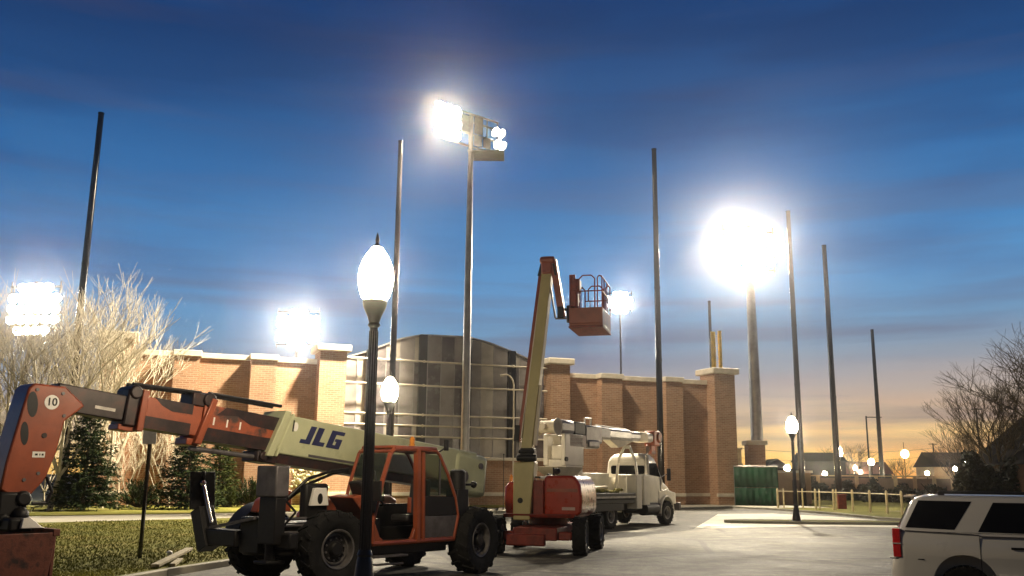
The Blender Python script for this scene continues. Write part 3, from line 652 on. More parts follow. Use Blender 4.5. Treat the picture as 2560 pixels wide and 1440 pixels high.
# coupler and bucket
cp = MB().box(6.88, 7.3, -.7, -.02, 1.32, 1.72).cyl((6.95, -.75, 1.62), (6.95, .02, 1.62), .12).cyl((7.2, -.75, 1.3), (7.2, .02, 1.3), .11).box(6.9, 7.25, -1.0, .3, 1.15, 1.35).ball((6.98, .0, 1.38), .13, 10)
cp = cp.build('attachment_coupler', 'black', T, .04)
bk = MB(); g = [(6.75, 1.15), (7.75, 1.15), (7.85, .75), (7.5, .25), (6.85, .18)]
bk.prism(g, 'y', -1.35, -1.31).prism(g, 'y', .71, .75).box(6.73, 6.78, -1.31, .71, .2, 1.15)
bk.add([(6.85, -1.31, .18), (6.85, .71, .18), (7.5, .71, .25), (7.5, -1.31, .25)], [(0, 1, 2, 3)]).add([(7.5, -1.31, .25), (7.5, .71, .25), (7.85, .71, .75), (7.85, -1.31, .75)], [(0, 1, 2, 3)])
bk.box(6.7, 6.8, -1.36, .76, 1.1, 1.2)
bk = bk.build('bucket', 'rust', T, .01)
MB().prism([(6.75, 1.2), (7.1, 1.2), (7.08, 1.34), (6.98, 1.36), (6.9, 1.3), (6.8, 1.22)], 'y', .3, .36).build('bucket_bracket', 'decal', bk, .01)
# logo, on the near side of the base boom
def logo(parent, mat, x0, z0, wd, ht, y, mtx):
    J = [(0, 0), (.26, 0), (.26, 1), (.12, 1), (.12, .22), (0, .22)]
    L = [(.31, 0), (.6, 0), (.6, .23), (.46, .23), (.46, 1), (.31, 1)]
    Gs = [(.66, 0), (1, 0), (1, .56), (.82, .56), (.82, .4), (.87, .4), (.87, .2), (.8, .2), (.8, .79), (1, .79), (1, 1), (.66, 1)]
    mb = MB(mtx)
    for P_ in (J, L, Gs): mb.prism([(x0-(u+.13*v)*wd, z0+v*ht) for u, v in P_], 'y', y, y+.006)
    return mb.build('lettering', mat, parent, smooth=False)
logo(bs, 'blue', 1.87, -.09, 1.0, .36, .2925, BM)
MB(BM).prism(oval(2.0, .2, .06, .09, 0), 'y', .292, .297).build('small_decal', 'decal', bs)
MB(BM).box(2.04, 2.07, .291, .298, .1, .32).build('decal_stripe', 'black', bs)
# cab
cabf = MB()
def cpan(pts, r, y): cabf.path([(x, y, z) for x, z in pts], r, 8)
DO = [(.92, .74), (.93, 1.15), (.84, 1.45), (.70, 1.95), (.52, 2.46), (.42, 2.54), (-.2, 2.56)]
for y in (1.14, .2):
    cpan(DO, .05 if y > 1 else .035, y)
    cpan([(-.2, 2.56), (-.78, 2.53), (-.88, 2.46), (-1.15, 2.05), (-1.38, 1.6), (-1.48, 1.2), (-1.36, .74)], .035, y)
    cpan([(.92, .74), (-1.36, .74)], .05, y)
cabf.bar((-.28, 1.14, .72), (-.22, 1.14, 2.56), .09, .12, (0, 1, 0)).bar((-.44, 1.14, .72), (-.38, 1.14, 2.5), .05, .1, (0, 1, 0))
for x, z in ((.5, 2.5), (-.8, 2.51), (.92, 1.2), (-1.47, 1.2)): cabf.cyl((x, .2, z), (x, 1.14, z), .035, n=8)
cb = cabf.build('cab_frame', 'orange', T)
# lower corner gussets that round the door opening
MB().prism([(.93, .72), (.93, 1.2), (.86, 1.1), (.74, .86), (.6, .77), (.5, .72)], 'y', 1.08, 1.16).build('door_surround', 'orange', cb, .01)
MB().prism([(-.2, .72), (-.2, 1.0), (-.14, .84), (-.06, .78), (.02, .72)], 'y', 1.08, 1.16).build('door_surround', 'orange', cb, .01)
MB().box(-.8, .45, .18, 1.16, 2.55, 2.62).build('cab_roof', 'orange', cb, .03)
MB().prism([(-.46, .78), (-1.33, .78), (-1.4, 1.0), (-1.46, 1.22), (-.46, 1.22)], 'y', 1.1, 1.14).build('side_panel', 'steelg', cb, .01)
MB().prism([(-.46, 1.23), (-1.46, 1.23), (-1.38, 1.6), (-.46, 1.62)], 'y', 1.1, 1.15).build('upper_side_panel', 'black', cb, .01)
MB().prism([(-.46, 1.63), (-1.36, 1.63), (-1.13, 2.08), (-.86, 2.45), (-.46, 2.47)], 'y', 1.115, 1.125).build('side_window', 'cab', cb)
MB().box(-.93, -.9, 1.1, 1.14, 1.63, 2.38).build('window_divider', 'steelg', cb)
MB().prism([(.80, 1.5), (.66, 2.0), (.5, 2.44), (-.18, 2.5), (-.18, 1.5)], 'y', .24, .25).build('far_window', 'cab', cb)
MB().add([(.93, .26, 1.2), (.93, 1.08, 1.2), (.55, 1.08, 2.46), (.55, .26, 2.46)], [(0, 1, 2, 3)]).build('windscreen', 'cab', cb)
MB().box(-1.3, .85, .2, 1.1, .68, .75).box(-1.38, -1.3, .22, 1.1, .75, 1.6).box(.6, .88, .25, 1.0, .75, 1.2).box(-1.3, .6, .2, .26, .75, 1.45).build('cab_floor', 'black', cb, .01)
MB().box(-.75, -.2, .42, .92, 1.1, 1.25).prism([(-.85, 1.2), (-.65, 1.2), (-.75, 1.95), (-.9, 1.95)], 'y', .42, .92).build('seat', 'seat', cb, .05)
MB().cyl((.75, .67, 1.15), (.5, .67, 1.5), .05, n=8).build('steering_column', 'black', cb)
sw = MB(Matrix.Translation((.48, .67, 1.53)) @ Matrix.Rotation(-.5, 4, 'Y')); sw.path([(.19*math.cos(a), .19*math.sin(a), 0) for a in [2*math.pi*i/18 for i in range(18)]], .018, 6, True).bar((-.18, 0, 0), (.18, 0, 0), .04, .02)
sw.build('steering_wheel', 'black', cb)
MB().box(-.05, .0, 1.12, 1.2, 1.3, 1.6).build('door_handle', 'orange', cb, .01)
MB().prism([(1.35, 1.9), (1.0, 1.95), (.85, 1.62), (.92, 1.3), (1.12, 1.42)], 'y', .85, 1.22).build('front_console_guard', 'black', T, .04)
MB().lathe([(.07, 2.62), (.07, 2.66), (.055, 2.67), (.055, 2.78), (.02, 2.82)], 12, 'z', (-.3, .9, 0)).build('beacon', 'amber', T)
MB().cyl((-.85, 1.1, 2.5), (-1.0, 1.22, 2.62), .02, n=6).box(-1.06, -.96, 1.17, 1.23, 2.55, 2.78).build('work_light', 'black', T, .01)
# rear intake, mirror
MB().box(-1.85, -1.5, .75, 1.1, .9, 1.75).cyl((-1.68, .93, 1.7), (-1.68, .93, 2.12), .17, .17, 16).cyl((-1.68, .93, 2.12), (-1.68, .93, 2.17), .19, .12, 16).cyl((-1.75, .95, 1.85), (-2.1, .98, 1.85), .03, n=6).ball((-2.14, .98, 1.85), .08, 8).build('air_intake', 'black', T, .02)
# fender, decal panel and front deck
mb = MB(); pr = [(.80*math.cos(a)+1.81, .80*math.sin(a)+.69) for a in [R(18+6*i) for i in range(15)]]; pi_ = [(.74*math.cos(a)+1.81, .74*math.sin(a)+.69) for a in [R(18+6*i) for i in range(15)]]
MB().prism(pr+pi_[::-1], 'y', -1.3, -.85).build('fender', 'black', T)
MB().prism([(1.0, .95), (1.0, 1.5), (1.2, 1.66), (1.5, 1.62), (1.3, 1.42), (1.15, 1.15)], 'y', .45, 1.2).build('front_fender', 'orange', T, .03)
dp = MB().prism([(1.55, 1.45), (1.98, 1.45), (1.9, 1.78), (1.62, 1.78)], 'y', .5, .58).build('decal_panel', 'decal', T, .01)
MB().prism(oval(1.77, 1.58, .06, .1, 0), 'y', .581, .588).build('decal_symbol', 'black', dp)
MB().box(1.5, 2.05, .3, .5, 1.2, 1.86).build('hydraulic_tank', 'black', T, .05)
MB().prism([(1.6, 1.3), (2.4, 1.3), (2.3, 1.55), (1.9, 1.72), (1.6, 1.72)], 'y', -.75, -.5).build('hood_cowl', 'orange', T, .03)
# front outriggers (raised) with cylinder post
MB().box(2.62, 2.82, -1.0, 1.1, .72, 1.0).box(2.5, 2.9, -.3, .3, .6, 1.25).build('outrigger_beam', 'black', T, .03)
MB().box(2.72, 3.02, .28, .88, 1.62, 2.18).build('outrigger_housing', 'steelg', T, .03)
MB().box(2.75, 2.98, .36, .86, .8, 1.62).cyl((2.86, .6, .5), (2.86, .6, .85), .09).box(2.66, 3.06, .4, .8, .46, .52).build('outrigger_leg', 'black', T, .02)
MB().bar((2.88, -1.28, .62), (2.88, -1.62, 1.35), .3, .34, (1, 0, 0)).bar((2.88, -1.62, 1.35), (2.88, -1.74, 2.06), .2, .06, (1, 0, 0)).bar((2.76, -1.62, 1.35), (2.76, -1.7, 2.06), .04, .3, (1, 0, 0)).bar((3.0, -1.62, 1.35), (3.0, -1.7, 2.06), .04, .3, (1, 0, 0)).build('outrigger_leg', 'black', T, .01)
MB().cyl((2.92, -1.58, 1.82), (2.92, -1.2, 1.1), .035, n=10).ball((2.92, -1.6, 1.84), .07, 8).build('outrigger_cylinder', 'chrome', T)
MB().bar((2.95, -1.15, 1.02), (2.95, .25, 1.24), .05, .09, (1, 0, 0)).build('outrigger_link', 'steelg', T)
MB().box(2.6, 3.0, -1.3, -.3, .7, 1.0).build('outrigger_foot', 'black', T, .03)
mb = MB()
for y, z in ((.55, 1.1), (.62, .98), (.5, 1.22)): mb.cyl((2.0, y, z), (2.75, y, z), .03, n=6)
mb.build('hydraulic_pipe', 'steelg', T)

# ------------------------------------------------------------------ boom lift
Lf = thing('boom_lift', 'orange boom lift with a raised cream mast and an empty work basket', 'boom lift', (1.1, 26.9, 0), math.atan2(.97, .25))
wheelset(Lf, [(-1.3, 1.15, .5, 4), (-1.3, -1.15, .5, 4), (1.3, -1.15, .5, 0), (1.3, 1.15, .5, 0)], .5, .36, .27, 'rimw', 14)
MB().box(-1.75, 1.75, -.6, .6, .38, .72).box(-1.5, -1.1, -.95, .95, .38, .6).box(1.1, 1.5, -.95, .95, .38, .6).cyl((0, 0, .72), (0, 0, .95), .55, n=24).box(-1.9, -1.7, -.3, .75, .25, .55).build('chassis', 'redd', Lf, .04)
MB().prism([(-1.25, .95), (1.3, .95), (1.3, 1.05), (-1.3, 1.05)], 'y', -1.0, 1.0).build('turntable', 'redd', Lf, .02)
hood = [(-.12, 1.0), (-1.05, 1.0), (-1.16, 1.12), (-1.17, 1.5), (-1.12, 1.85), (-1.0, 2.03), (-.9, 2.08), (-.18, 2.08), (-.12, 2.0)]
hd = MB().prism(hood, 'x', -1.15, 1.35).build('engine_hood', 'red', Lf, .07)
MB().box(-1.156, -1.152, -1.05, -.2, 1.64, 1.73).build('hood_stripe', 'orange', hd)
MB().box(-1.158, -1.15, -.98, -.62, 1.16, 1.24).build('hood_decal', 'pink', hd)
MB().box(-1.0, -.5, -.22, .06, 1.98, 2.06).build('hood_edge', 'decal', hd, .02)
MB().prism([(.62, 1.0), (1.02, 1.0), (1.08, 1.3), (1.06, 1.75), (.95, 1.9), (.62, 1.9)], 'x', -.9, 1.3).build('side_hood', 'red', Lf, .06)
MB().box(-1.1, -.3, -.1, .2, 1.0, 1.95).build('tower_base', 'redd', Lf, .03)
tw = MB(); tw.add([(-1.28, .25, .88), (-1.28, .72, .88), (-.75, .72, .88), (-.75, .25, .88), (-1.2, .14, 2.45), (-1.2, .74, 2.42), (-.7, .74, 2.42), (-.7, .14, 2.45)],
                  [(0, 1, 2, 3), (4, 5, 6, 7), (0, 1, 5, 4), (1, 2, 6, 5), (2, 3, 7, 6), (3, 0, 4, 7)])
tw = tw.build('lower_boom', 'olive', Lf, .03)
MB().cyl((-1.27, .52, 1.4), (-1.22, .52, 1.4), .075, n=18).build('pivot_pin', 'black', tw)
MB().box(-1.1, -.7, .2, .58, 2.44, 2.82).cyl((-1.12, .1, 2.55), (-1.12, .66, 2.55), .09).cyl((-1.1, .15, 2.72), (-1.1, .62, 2.72), .05).build('boom_joint', 'black', Lf, .02)
def bb_(mb, y0, z0, y1, z1, w_, d_, x0=-.85, x1=-.25): mb.bar((x0, y0, z0), (x1, y1, z1), w_, d_, (1, 0, 0)); return mb
ub = bb_(MB(), .42, 2.75, -.02, 7.95, .3, .36).build('upper_boom', 'olive', Lf, .02)
bb_(MB(), .66, 3.0, .17, 8.0, .1, .14, -.85, -.3).build('side_tube', 'orange', ub)
bb_(MB(), .575, 3.1, .11, 7.9, .03, .1, -.95, -.38).build('cable_tray', 'stone', ub)
bb_(MB(), .2, 2.9, .1, 4.6, .09, .12, -.85, -.65).build('lift_cylinder', 'stone', ub)
bb_(MB(), .72, 3.0, .7, 3.45, .14, .2, -.9, -.85).build('tube_joint', 'black', ub)
MB().box(-.55, .0, -.2, .12, 7.9, 8.42).cyl((-.5, -.28, 8.3), (-.5, .16, 8.3), .11).build('knuckle', 'orange', Lf, .05)
MB().bar((-.35, .22, 7.85), (-.35, .08, 8.4), .07, .2, (1, 0, 0)).bar((-.35, -.3, 7.85), (-.35, -.2, 8.4), .07, .22, (1, 0, 0)).build('knuckle_plate', 'black', Lf, .01)
MB().bar((-.35, -.2, 8.35), (-.28, -.47, 6.62), .2, .22, (1, 0, 0)).build('jib', 'orange', Lf, .02)
MB().bar((-.35, -.12, 7.55), (-.3, -.26, 6.6), .05, .05, (1, 0, 0)).bar((-.3, -.26, 6.58), (-.28, -.6, 6.58), .05, .05, (1, 0, 0)).build('jib_link', 'steelg', Lf)
MB().box(-.42, -.15, -.52, -.34, 6.58, 6.92).cyl((-.28, -.5, 6.85), (-.28, -.75, 6.83), .05, n=8).cyl((-.28, -.72, 6.45), (-.28, -.72, 6.95), .13, n=14).build('jib_rotator', 'black', Lf, .02)
# basket
bx0, bx1, by0, by1 = -.75, .85, -1.72, -.75
bk = MB().box(bx0, bx1, by0, by1, 6.28, 6.34)
for a in ((bx0, bx0+.03, by0, by1), (bx1-.03, bx1, by0, by1), (bx0+.03, bx1-.03, by0, by0+.03), (bx0+.03, bx1-.03, by1-.03, by1)): bk.box(*a, 6.34, 6.8)
bs2 = bk.build('basket', 'orange', Lf, .02)
MB().box(bx0-.02, bx1+.02, by0-.01, by1+.01, 6.22, 6.27).build('basket_floor', 'redd', bs2)
rl = MB()
def loop(x, y0, y1, z0, z1, r=.02, c=.1):
    rl.path([(x, y0, z0), (x, y0, z1-c), (x, y0+(c if y1 > y0 else -c), z1), (x, y1-(c if y1 > y0 else -c), z1), (x, y1, z1-c), (x, y1, z0)], r, 7)
for x in (bx0+.02, bx1-.02):
    loop(x, -1.05, -1.5, 7.28, 7.74); loop(x, -1.58, -1.71, 6.8, 7.72, .018, .05); loop(x, -.78, -.95, 6.8, 7.72)
    rl.path([(x, -.95, 7.28), (x, -1.71, 7.28)], .018, 7); rl.path([(x, -1.1, 6.8), (x, -1.1, 7.3)], .014, 6); rl.path([(x, -1.5, 6.8), (x, -1.5, 7.3)], .02, 6)
for y in (-.78, -1.7):
    for z in (7.28, 7.7): rl.path([(bx0, y, z), (bx1, y, z)], .018, 7)
    for x in (-.25, .3): rl.path([(x, y, 6.8), (x, y, 7.7)], .018, 6)
rl.build('basket_rails', 'redd', bs2)
MB().box(-.7, -.45, -1.0, -.78, 6.85, 7.6).box(-.72, -.3, -1.04, -.78, 7.3, 7.66).box(-.66, -.6, -.92, -.74, 7.62, 7.8).build('control_panel', 'redd', bs2, .02)
MB().ball((-.2, -.82, 6.55), .28, 12, (.8, .5, 1)).build('basket_mount', 'black', bs2)
MB().box(-1.2, -1.16, -.03, .12, 2.0, 2.05).cyl((-1.0, -.2, 2.1), (-.6, -.2, 2.1), .03, n=8).cyl((-.7, -.3, 2.08), (-.7, -.3, 2.3), .03, n=8).ball((-.5, -.35, 2.2), .1, 8).build('hose_fitting', 'black', Lf)
MB().lathe([(.05, 1.9), (.05, 2.05), (.02, 2.1)], 10, 'z', (-.6, .95, 0)).build('beacon', 'amber', Lf)

# ------------------------------------------------------------------ utility truck
Tr = thing('utility_truck', 'white utility truck with a grey digger boom stowed over its cab', 'truck', (3.34, 39.63, 0), math.atan2(.82, .57))
wheelset(Tr, [(5.05, 1.05, .53, 0), (5.05, -1.05, .53, -4), (-.15, -.98, .52, 0), (-.15, .98, .52, 0), (-1.5, -.98, .52, 0), (-1.5, .98, .52, 0)], .53, .34, .29, 'rimw', 18)
MB().box(-3.6, 6.2, -.45, .45, .65, 1.0).cyl((5.05, -.9, .53), (5.05, .9, .53), .1).cyl((-.15, -.9, .53), (-.15, .9, .53), .14).cyl((-1.5, -.9, .53), (-1.5, .9, .53), .14).build('chassis', 'black', Tr, .03)
MB().box(-3.8, 1.9, -1.2, 1.2, 1.18, 1.42).box(-3.8, 1.9, -1.15, 1.15, 1.0, 1.18).build('deck', 'black', Tr, .02)
MB().box(-3.8, 1.9, -1.225, -1.202, 1.22, 1.3).build('deck_trim', 'rimw', Tr)
MB().box(-2.6, -.9+1.7, -1.2, -1.14, .72, 1.0).build('mud_guard', 'black', Tr)
MB().box(-1.6, 2.2, .25, 1.18, 1.43, 2.25).build('body_cabinet', 'white', Tr, .04, label='long white cabinet on the far side of the deck')
MB().box(2.0, 2.5, -1.2, -.7, .75, 2.2).build('body_cabinet', 'white', Tr, .03)
MB().box(2.65, 3.22, -1.22, .1, .9, 2.2).build('body_cabinet', 'white', Tr, .03, label='tall white cabinet close behind the cab')
MB().box(2.2, 3.2, .25, 1.1, 1.0, 2.1).build('body_cabinet', 'white', Tr, .03)
mb = MB(); g = rng(8)
for i in range(16):
    x = -3+4.6*g.random(); y = -1.0+.7*g.random(); rr = .18+.14*g.random(); z = 1.46+.1*g.random()
    mb.path([(x+rr*math.cos(a), y+rr*.7*math.sin(a), z+.03*math.sin(3*a)) for a in [2*math.pi*k/12 for k in range(12)]], .04, 6, True)
mb.build('rope_coil', 'rope', Tr)
MB().cyl((-1.2, -.35, 1.6), (.9, -.3, 1.62), .09, n=10).cyl((-1.0, -.6, 1.6), (.4, -.55, 1.65), .07, n=10).build('stowed_pipe', 'stone', Tr)
# A-frame boom rest
MB().bar((2.58, .15, 1.43), (2.58, -.02, 2.85), .1, .1, (1, 0, 0)).bar((2.58, -.02, 2.85), (2.58, -.3, 3.38), .1, .1, (1, 0, 0)).bar((2.58, -.95, 2.0), (2.58, -.85, 2.75), .1, .1, (1, 0, 0)).bar((2.58, -.85, 2.75), (2.58, -.6, 3.38), .1, .1, (1, 0, 0)).bar((2.58, -.28, 3.4), (2.58, -.62, 3.4), .14, .12, (1, 0, 0)).bar((2.58, 0, 2.72), (2.58, -.85, 2.72), .08, .1, (1, 0, 0)).build('boom_rest', 'white', Tr, .01)
# cab
def ringxy(x0, x1, hy, z, c=.12, k=4):
    pts = []
    for cx, cy, a0 in ((x1-c, hy-c, 0), (x0+c, hy-c, 90), (x0+c, -hy+c, 180), (x1-c, -hy+c, 270)):
        for i in range(k+1):
            a = R(a0+90*i/k); pts.append((cx+c*math.cos(a), cy+c*math.sin(a), z))
    return pts
cab = MB().rings([ringxy(3.32, 4.95, 1.02, .95), ringxy(3.3, 4.95, 1.06, 1.2), ringxy(3.3, 4.95, 1.06, 1.95), ringxy(3.32, 4.8, 1.03, 2.15), ringxy(3.36, 4.45, .98, 2.75), ringxy(3.4, 4.35, .93, 2.95, .2), ringxy(3.5, 4.2, .8, 3.1, .25), ringxy(3.65, 4.05, .6, 3.15, .2)])
cab = cab.build('cab', 'white', Tr)
MB().rings([[(3.300, y, z) for y, z in oval2] for oval2 in [[(-.82+.1*math.cos(a) if math.cos(a) < 0 else .66+.1*math.cos(a), 2.35+(.22 if math.sin(a) > 0 else -.0)+.08*math.sin(a)-.05) for a in [2*math.pi*(i+.5)/20 for i in range(20)]]]*1] + [[(3.345, y, z) for y, z in [(-.82+.1*math.cos(a) if math.cos(a) < 0 else .66+.1*math.cos(a), 2.35+(.22 if math.sin(a) > 0 else -.0)+.08*math.sin(a)-.05) for a in [2*math.pi*(i+.5)/20 for i in range(20)]]]]).build('rear_window', 'tint', cab)
MB().add([(3.55, -1.02, 2.2), (4.62, -1.035, 2.12), (4.38, -.985, 2.72), (3.6, -.985, 2.72), (3.55, -1.06, 2.2), (4.62, -1.06, 2.12), (4.38, -.995, 2.72), (3.6, -.995, 2.72)], [(4, 5, 6, 7), (0, 1, 2, 3), (0, 1, 5, 4), (1, 2, 6, 5), (2, 3, 7, 6), (3, 0, 4, 7)]).build('side_window', 'tint', cab)
MB().add([(4.83, -.85, 2.18), (4.83, .85, 2.18), (4.5, .8, 2.7), (4.5, -.8, 2.7)], [(0, 1, 2, 3)]).build('windscreen', 'tint', cab)
MB().box(3.4, 3.43, -1.075, -1.055, 1.0, 2.1).box(4.6, 4.63, -1.075, -1.055, 1.0, 2.05).build('door_seam', 'steelg', cab)
MB().cyl((3.2, -1.12, .9), (3.2, -1.12, 2.95), .08, n=12).cyl((3.2, -1.12, 2.95), (3.1, -1.12, 3.1), .07, n=12).build('exhaust_stack', 'rimw', Tr)
MB().rings([[(4.9, y*1.0, z) for y, z in ((-.92, 1.0), (-.95, 1.8), (-.75, 2.02), (0, 2.08), (.75, 2.02), (.95, 1.8), (.92, 1.0))], [(5.7, y*.85, z) for y, z in ((-.92, 1.0), (-.95, 1.7), (-.75, 1.9), (0, 1.96), (.75, 1.9), (.95, 1.7), (.92, 1.0))], [(6.3, y*.72, z) for y, z in ((-.92, .95), (-.95, 1.55), (-.75, 1.72), (0, 1.78), (.75, 1.72), (.95, 1.55), (.92, .95))], [(6.42, y*.6, z) for y, z in ((-.92, .95), (-.95, 1.45), (-.75, 1.6), (0, 1.65), (.75, 1.6), (.95, 1.45), (.92, .95))]]).build('hood', 'white', Tr, .03)
for sg in (-1, 1):
    po = [(5.05+.72*math.cos(a), .56+.74*math.sin(a)) for a in [R(-5+10*i) for i in range(20)]]; pn_ = [(5.05+.63*math.cos(a), .56+.65*math.sin(a)) for a in [R(-5+10*i) for i in range(20)]]
    MB().prism(po+pn_[::-1], 'y', sg*.8, sg*1.2).prism([(4.4, .95), (4.6, 1.05), (5.0, 1.27), (5.5, 1.15), (5.7, .9), (6.2, .9), (6.2, 1.4), (5.2, 1.55), (4.4, 1.5)], 'y', sg*.72, sg*1.08).build('fender', 'white', Tr, .03)
    MB().cyl((4.85, sg*1.0, 2.1), (5.05, sg*1.3, 2.3), .02, n=6).box(5.0, 5.07, sg*1.2, sg*1.38, 1.95, 2.5).build('mirror', 'lampblk', Tr, .01)
    MB().ball((6.2, sg*.85, 1.3), .14, 10).build('headlight', 'chrome', Tr)
MB().box(6.4, 6.6, -1.15, 1.15, .6, .95).build('bumper', 'steelg', Tr, .03)
MB().cyl((3.0, -.95, .72), (4.2, -.95, .72), .28, n=18).build('fuel_tank', 'black', Tr)
MB().box(4.3, 4.5, -1.15, -.8, .6, .95).box(4.4, 4.55, -1.15, -.8, .4, .62).build('cab_step', 'steelg', Tr, .01)
# turret and boom
MB().cyl((-2.2, -.1, 1.42), (-2.2, -.1, 1.9), .8, .7, 24).box(-2.85, -1.55, -.6, .4, 1.9, 2.75).box(-2.95, -1.5, -.62, -.42, 2.5, 3.75).box(-2.95, -1.5, .22, .42, 2.5, 3.75).box(-2.7, -1.8, -.4, .2, 2.75, 3.3).build('turret', 'white', Tr, .04)
MB().add([(-3.9, -.9, 2.45), (-2.0, -.9, 2.45), (-2.0, .3, 2.45), (-3.9, .3, 2.45), (-3.4, -.7, 2.12), (-2.2, -.7, 2.12), (-2.2, .1, 2.12), (-3.4, .1, 2.12)], [(0, 1, 2, 3), (4, 5, 6, 7), (0, 1, 5, 4), (1, 2, 6, 5), (2, 3, 7, 6), (3, 0, 4, 7)]).build('operator_tray', 'stone', Tr, .02)
MB().cyl((-2.9, -.68, 2.75), (-2.9, -.6, 2.75), .09, n=12).build('turret_hole', 'black', Tr)
bm_ = MB().box(-3.1, -1.9, -.5, .15, 3.74, 4.32).build('boom_base', 'fgrey', Tr, .16)
MB().box(-1.95, -1.05, -.46, .12, 3.76, 4.28).build('boom_sleeve', 'black', bm_, .05)
MB().box(-2.6, -1.3, -.62, -.56, 3.25, 3.74).build('boom_side_box', 'pink', bm_, .02)
MB().box(-1.05, .4, -.45, .15, 3.45, 4.2).box(-.9, .1, -.5, .2, 3.25, 3.6).build('boom_linkage', 'steelg', Tr, .08)
MB().box(.0, 3.2, -.42, .12, 3.66, 4.18).build('boom', 'fgrey', Tr, .14)
MB().box(2.6, 5.5, -.38, .08, 3.69, 4.13).build('boom_tip', 'fgrey', Tr, .14)
MB().box(4.0, 4.9, -.4, .1, 3.67, 4.15).build('boom_sleeve', 'stone', Tr, .12)
MB().box(.3, 1.1, -.44, -.41, 3.75, 4.1).build('boom_marking', 'decal', Tr)
MB().cyl((.3, -.15, 4.24), (3.1, -.15, 4.2), .04, n=8).build('winch_line', 'decal', Tr)
MB().path([(-.6, -.15, 4.2), (-.6, -.15, 4.5), (-.1, -.15, 4.5), (-.1, -.15, 4.2)], .04, 6).build('line_guide', 'white', Tr)
MB().box(5.4, 6.1, -.42, .12, 3.55, 4.25).cyl((5.9, -.5, 3.95), (5.9, .2, 3.95), .25, n=16).box(5.3, 5.8, -.3, .0, 3.15, 3.6).build('boom_head', 'oranged', Tr, .05)
MB().cyl((6.1, -.15, 3.9), (6.05, -.15, 2.6), .015, n=6).box(5.98, 6.12, -.22, -.08, 2.45, 2.65).build('hook', 'redd', Tr)
MB().prism([(1.2, 3.68), (2.0, 3.35), (2.5, 3.42), (3.4, 3.68)], 'y', -.35, .05).build('boom_cradle', 'stone', Tr, .02)
MB().cyl((-3.75, -.5, 4.0), (-3.2, -.5, 4.0), .3, n=18) 
wn = MB().cyl((-3.45, -.6, 4.0), (-3.45, .3, 4.0), .24, n=18)
for y in (-.6, .28): wn.cyl((-3.45, y, 4.0), (-3.45, y+.03, 4.0), .34, n=20)
wn.cyl((-3.75, -.15, 4.0), (-3.9, -.15, 4.0), .13, n=12); wn.build('winch', 'stone', Tr)

# ------------------------------------------------------------------ SUV
Sv = thing('parked_suv', 'white sport utility vehicle with tinted windows parked at the right edge', 'car', (8.36, 14.76, 0), R(-25.5))
def boolcut(mb, cutters, name, mat, parent):
    o = obj('tmp', mb.mesh('tmp', mat)); cs = []
    for c in cutters:
        q = obj('cut', c.mesh('cut', mat)); cs.append(q)
        md = o.modifiers.new('b', 'BOOLEAN'); md.object = q; md.operation = 'DIFFERENCE'; md.solver = 'EXACT'
    dg = bpy.context.evaluated_depsgraph_get(); dg.update()
    me = bpy.data.meshes.new_from_object(o.evaluated_get(dg)); me.name = name
    for q in cs+[o]: bpy.data.objects.remove(q)
    me.materials.clear(); me.materials.append(mat); me.shade_smooth(); me.set_sharp_from_angle(angle=R(35))
    return obj(name, me, parent)
low = MB().rings([ringxy(-2.18, 2.8, .90, .33, .2), ringxy(-2.24, 2.86, .95, .42, .22), ringxy(-2.25, 2.88, .975, .6, .22), ringxy(-2.22, 2.88, .985, .78, .2), ringxy(-2.16, 2.84, 1.0, .9, .16), ringxy(-2.15, 2.8, .995, 1.05, .14), ringxy(-2.14, 2.72, .98, 1.17, .12), ringxy(-2.12, 2.6, .955, 1.24, .12), ringxy(-2.1, 2.3, .9, 1.262, .12)])
def archc(cx): return MB().prism([(cx+.47*math.cos(a)*(abs(math.cos(a))**-.12 if abs(math.cos(a)) > .01 else 1), .38+.55*math.sin(a)) for a in [2*math.pi*i/32 for i in range(32)]], 'y', -1.2, -.62).prism([(cx+.47*math.cos(a), .38+.55*math.sin(a)) for a in [2*math.pi*i/32 for i in range(32)]], 'y', .62, 1.2)
body = boolcut(low, [archc(-1.2), archc(1.75)], 'body', M['suv'], Sv)
up = MB().rings([ringxy(-2.11, 1.3, .94, 1.255, .14), ringxy(-2.08, 1.22, .925, 1.32, .15), ringxy(-1.90, .62, .835, 1.70, .16), ringxy(-1.84, .45, .80, 1.76, .18), ringxy(-1.7, .25, .72, 1.80, .2), ringxy(-1.4, -.1, .5, 1.815, .2)])
gh = up.build('cabin', 'suv', Sv)
def sidewin(name, pts):   # pts in x,z; lies 4 mm proud of the cabin side
    yy = lambda z: .925-(.09)*(z-1.32)/.38+.004
    for sg in (-1, 1):
        vs = [(x, sg*yy(z), z) for x, z in pts]+[(x, sg*(yy(z)-.03), z) for x, z in pts]; n = len(pts)
        MB().add(vs, [tuple(range(n)), tuple(range(2*n-1, n-1, -1))]+[(i, (i+1) % n, n+(i+1) % n, n+i) for i in range(n)]).build(name, 'tint', Sv)
sidewin('rear_side_window', [(-1.99, 1.31), (-1.78, 1.72), (-1.03, 1.715), (-1.30, 1.29)])
sidewin('rear_door_window', [(-.98, 1.27), (-.74, 1.705), (-.02, 1.705), (-.02, 1.26)])
sidewin('front_door_window', [(.06, 1.26), (.06, 1.70), (.42, 1.69), (1.0, 1.28)])
MB().add([(1.27, -.8, 1.3), (1.27, .8, 1.3), (.66, .72, 1.69), (.66, -.72, 1.69)], [(0, 1, 2, 3)]).build('windscreen', 'tint', Sv)
MB().add([(-2.115, -.78, 1.3), (-2.115, .78, 1.3), (-1.93, .7, 1.68), (-1.93, -.7, 1.68)], [(0, 1, 2, 3)]).build('rear_window', 'tint', Sv)
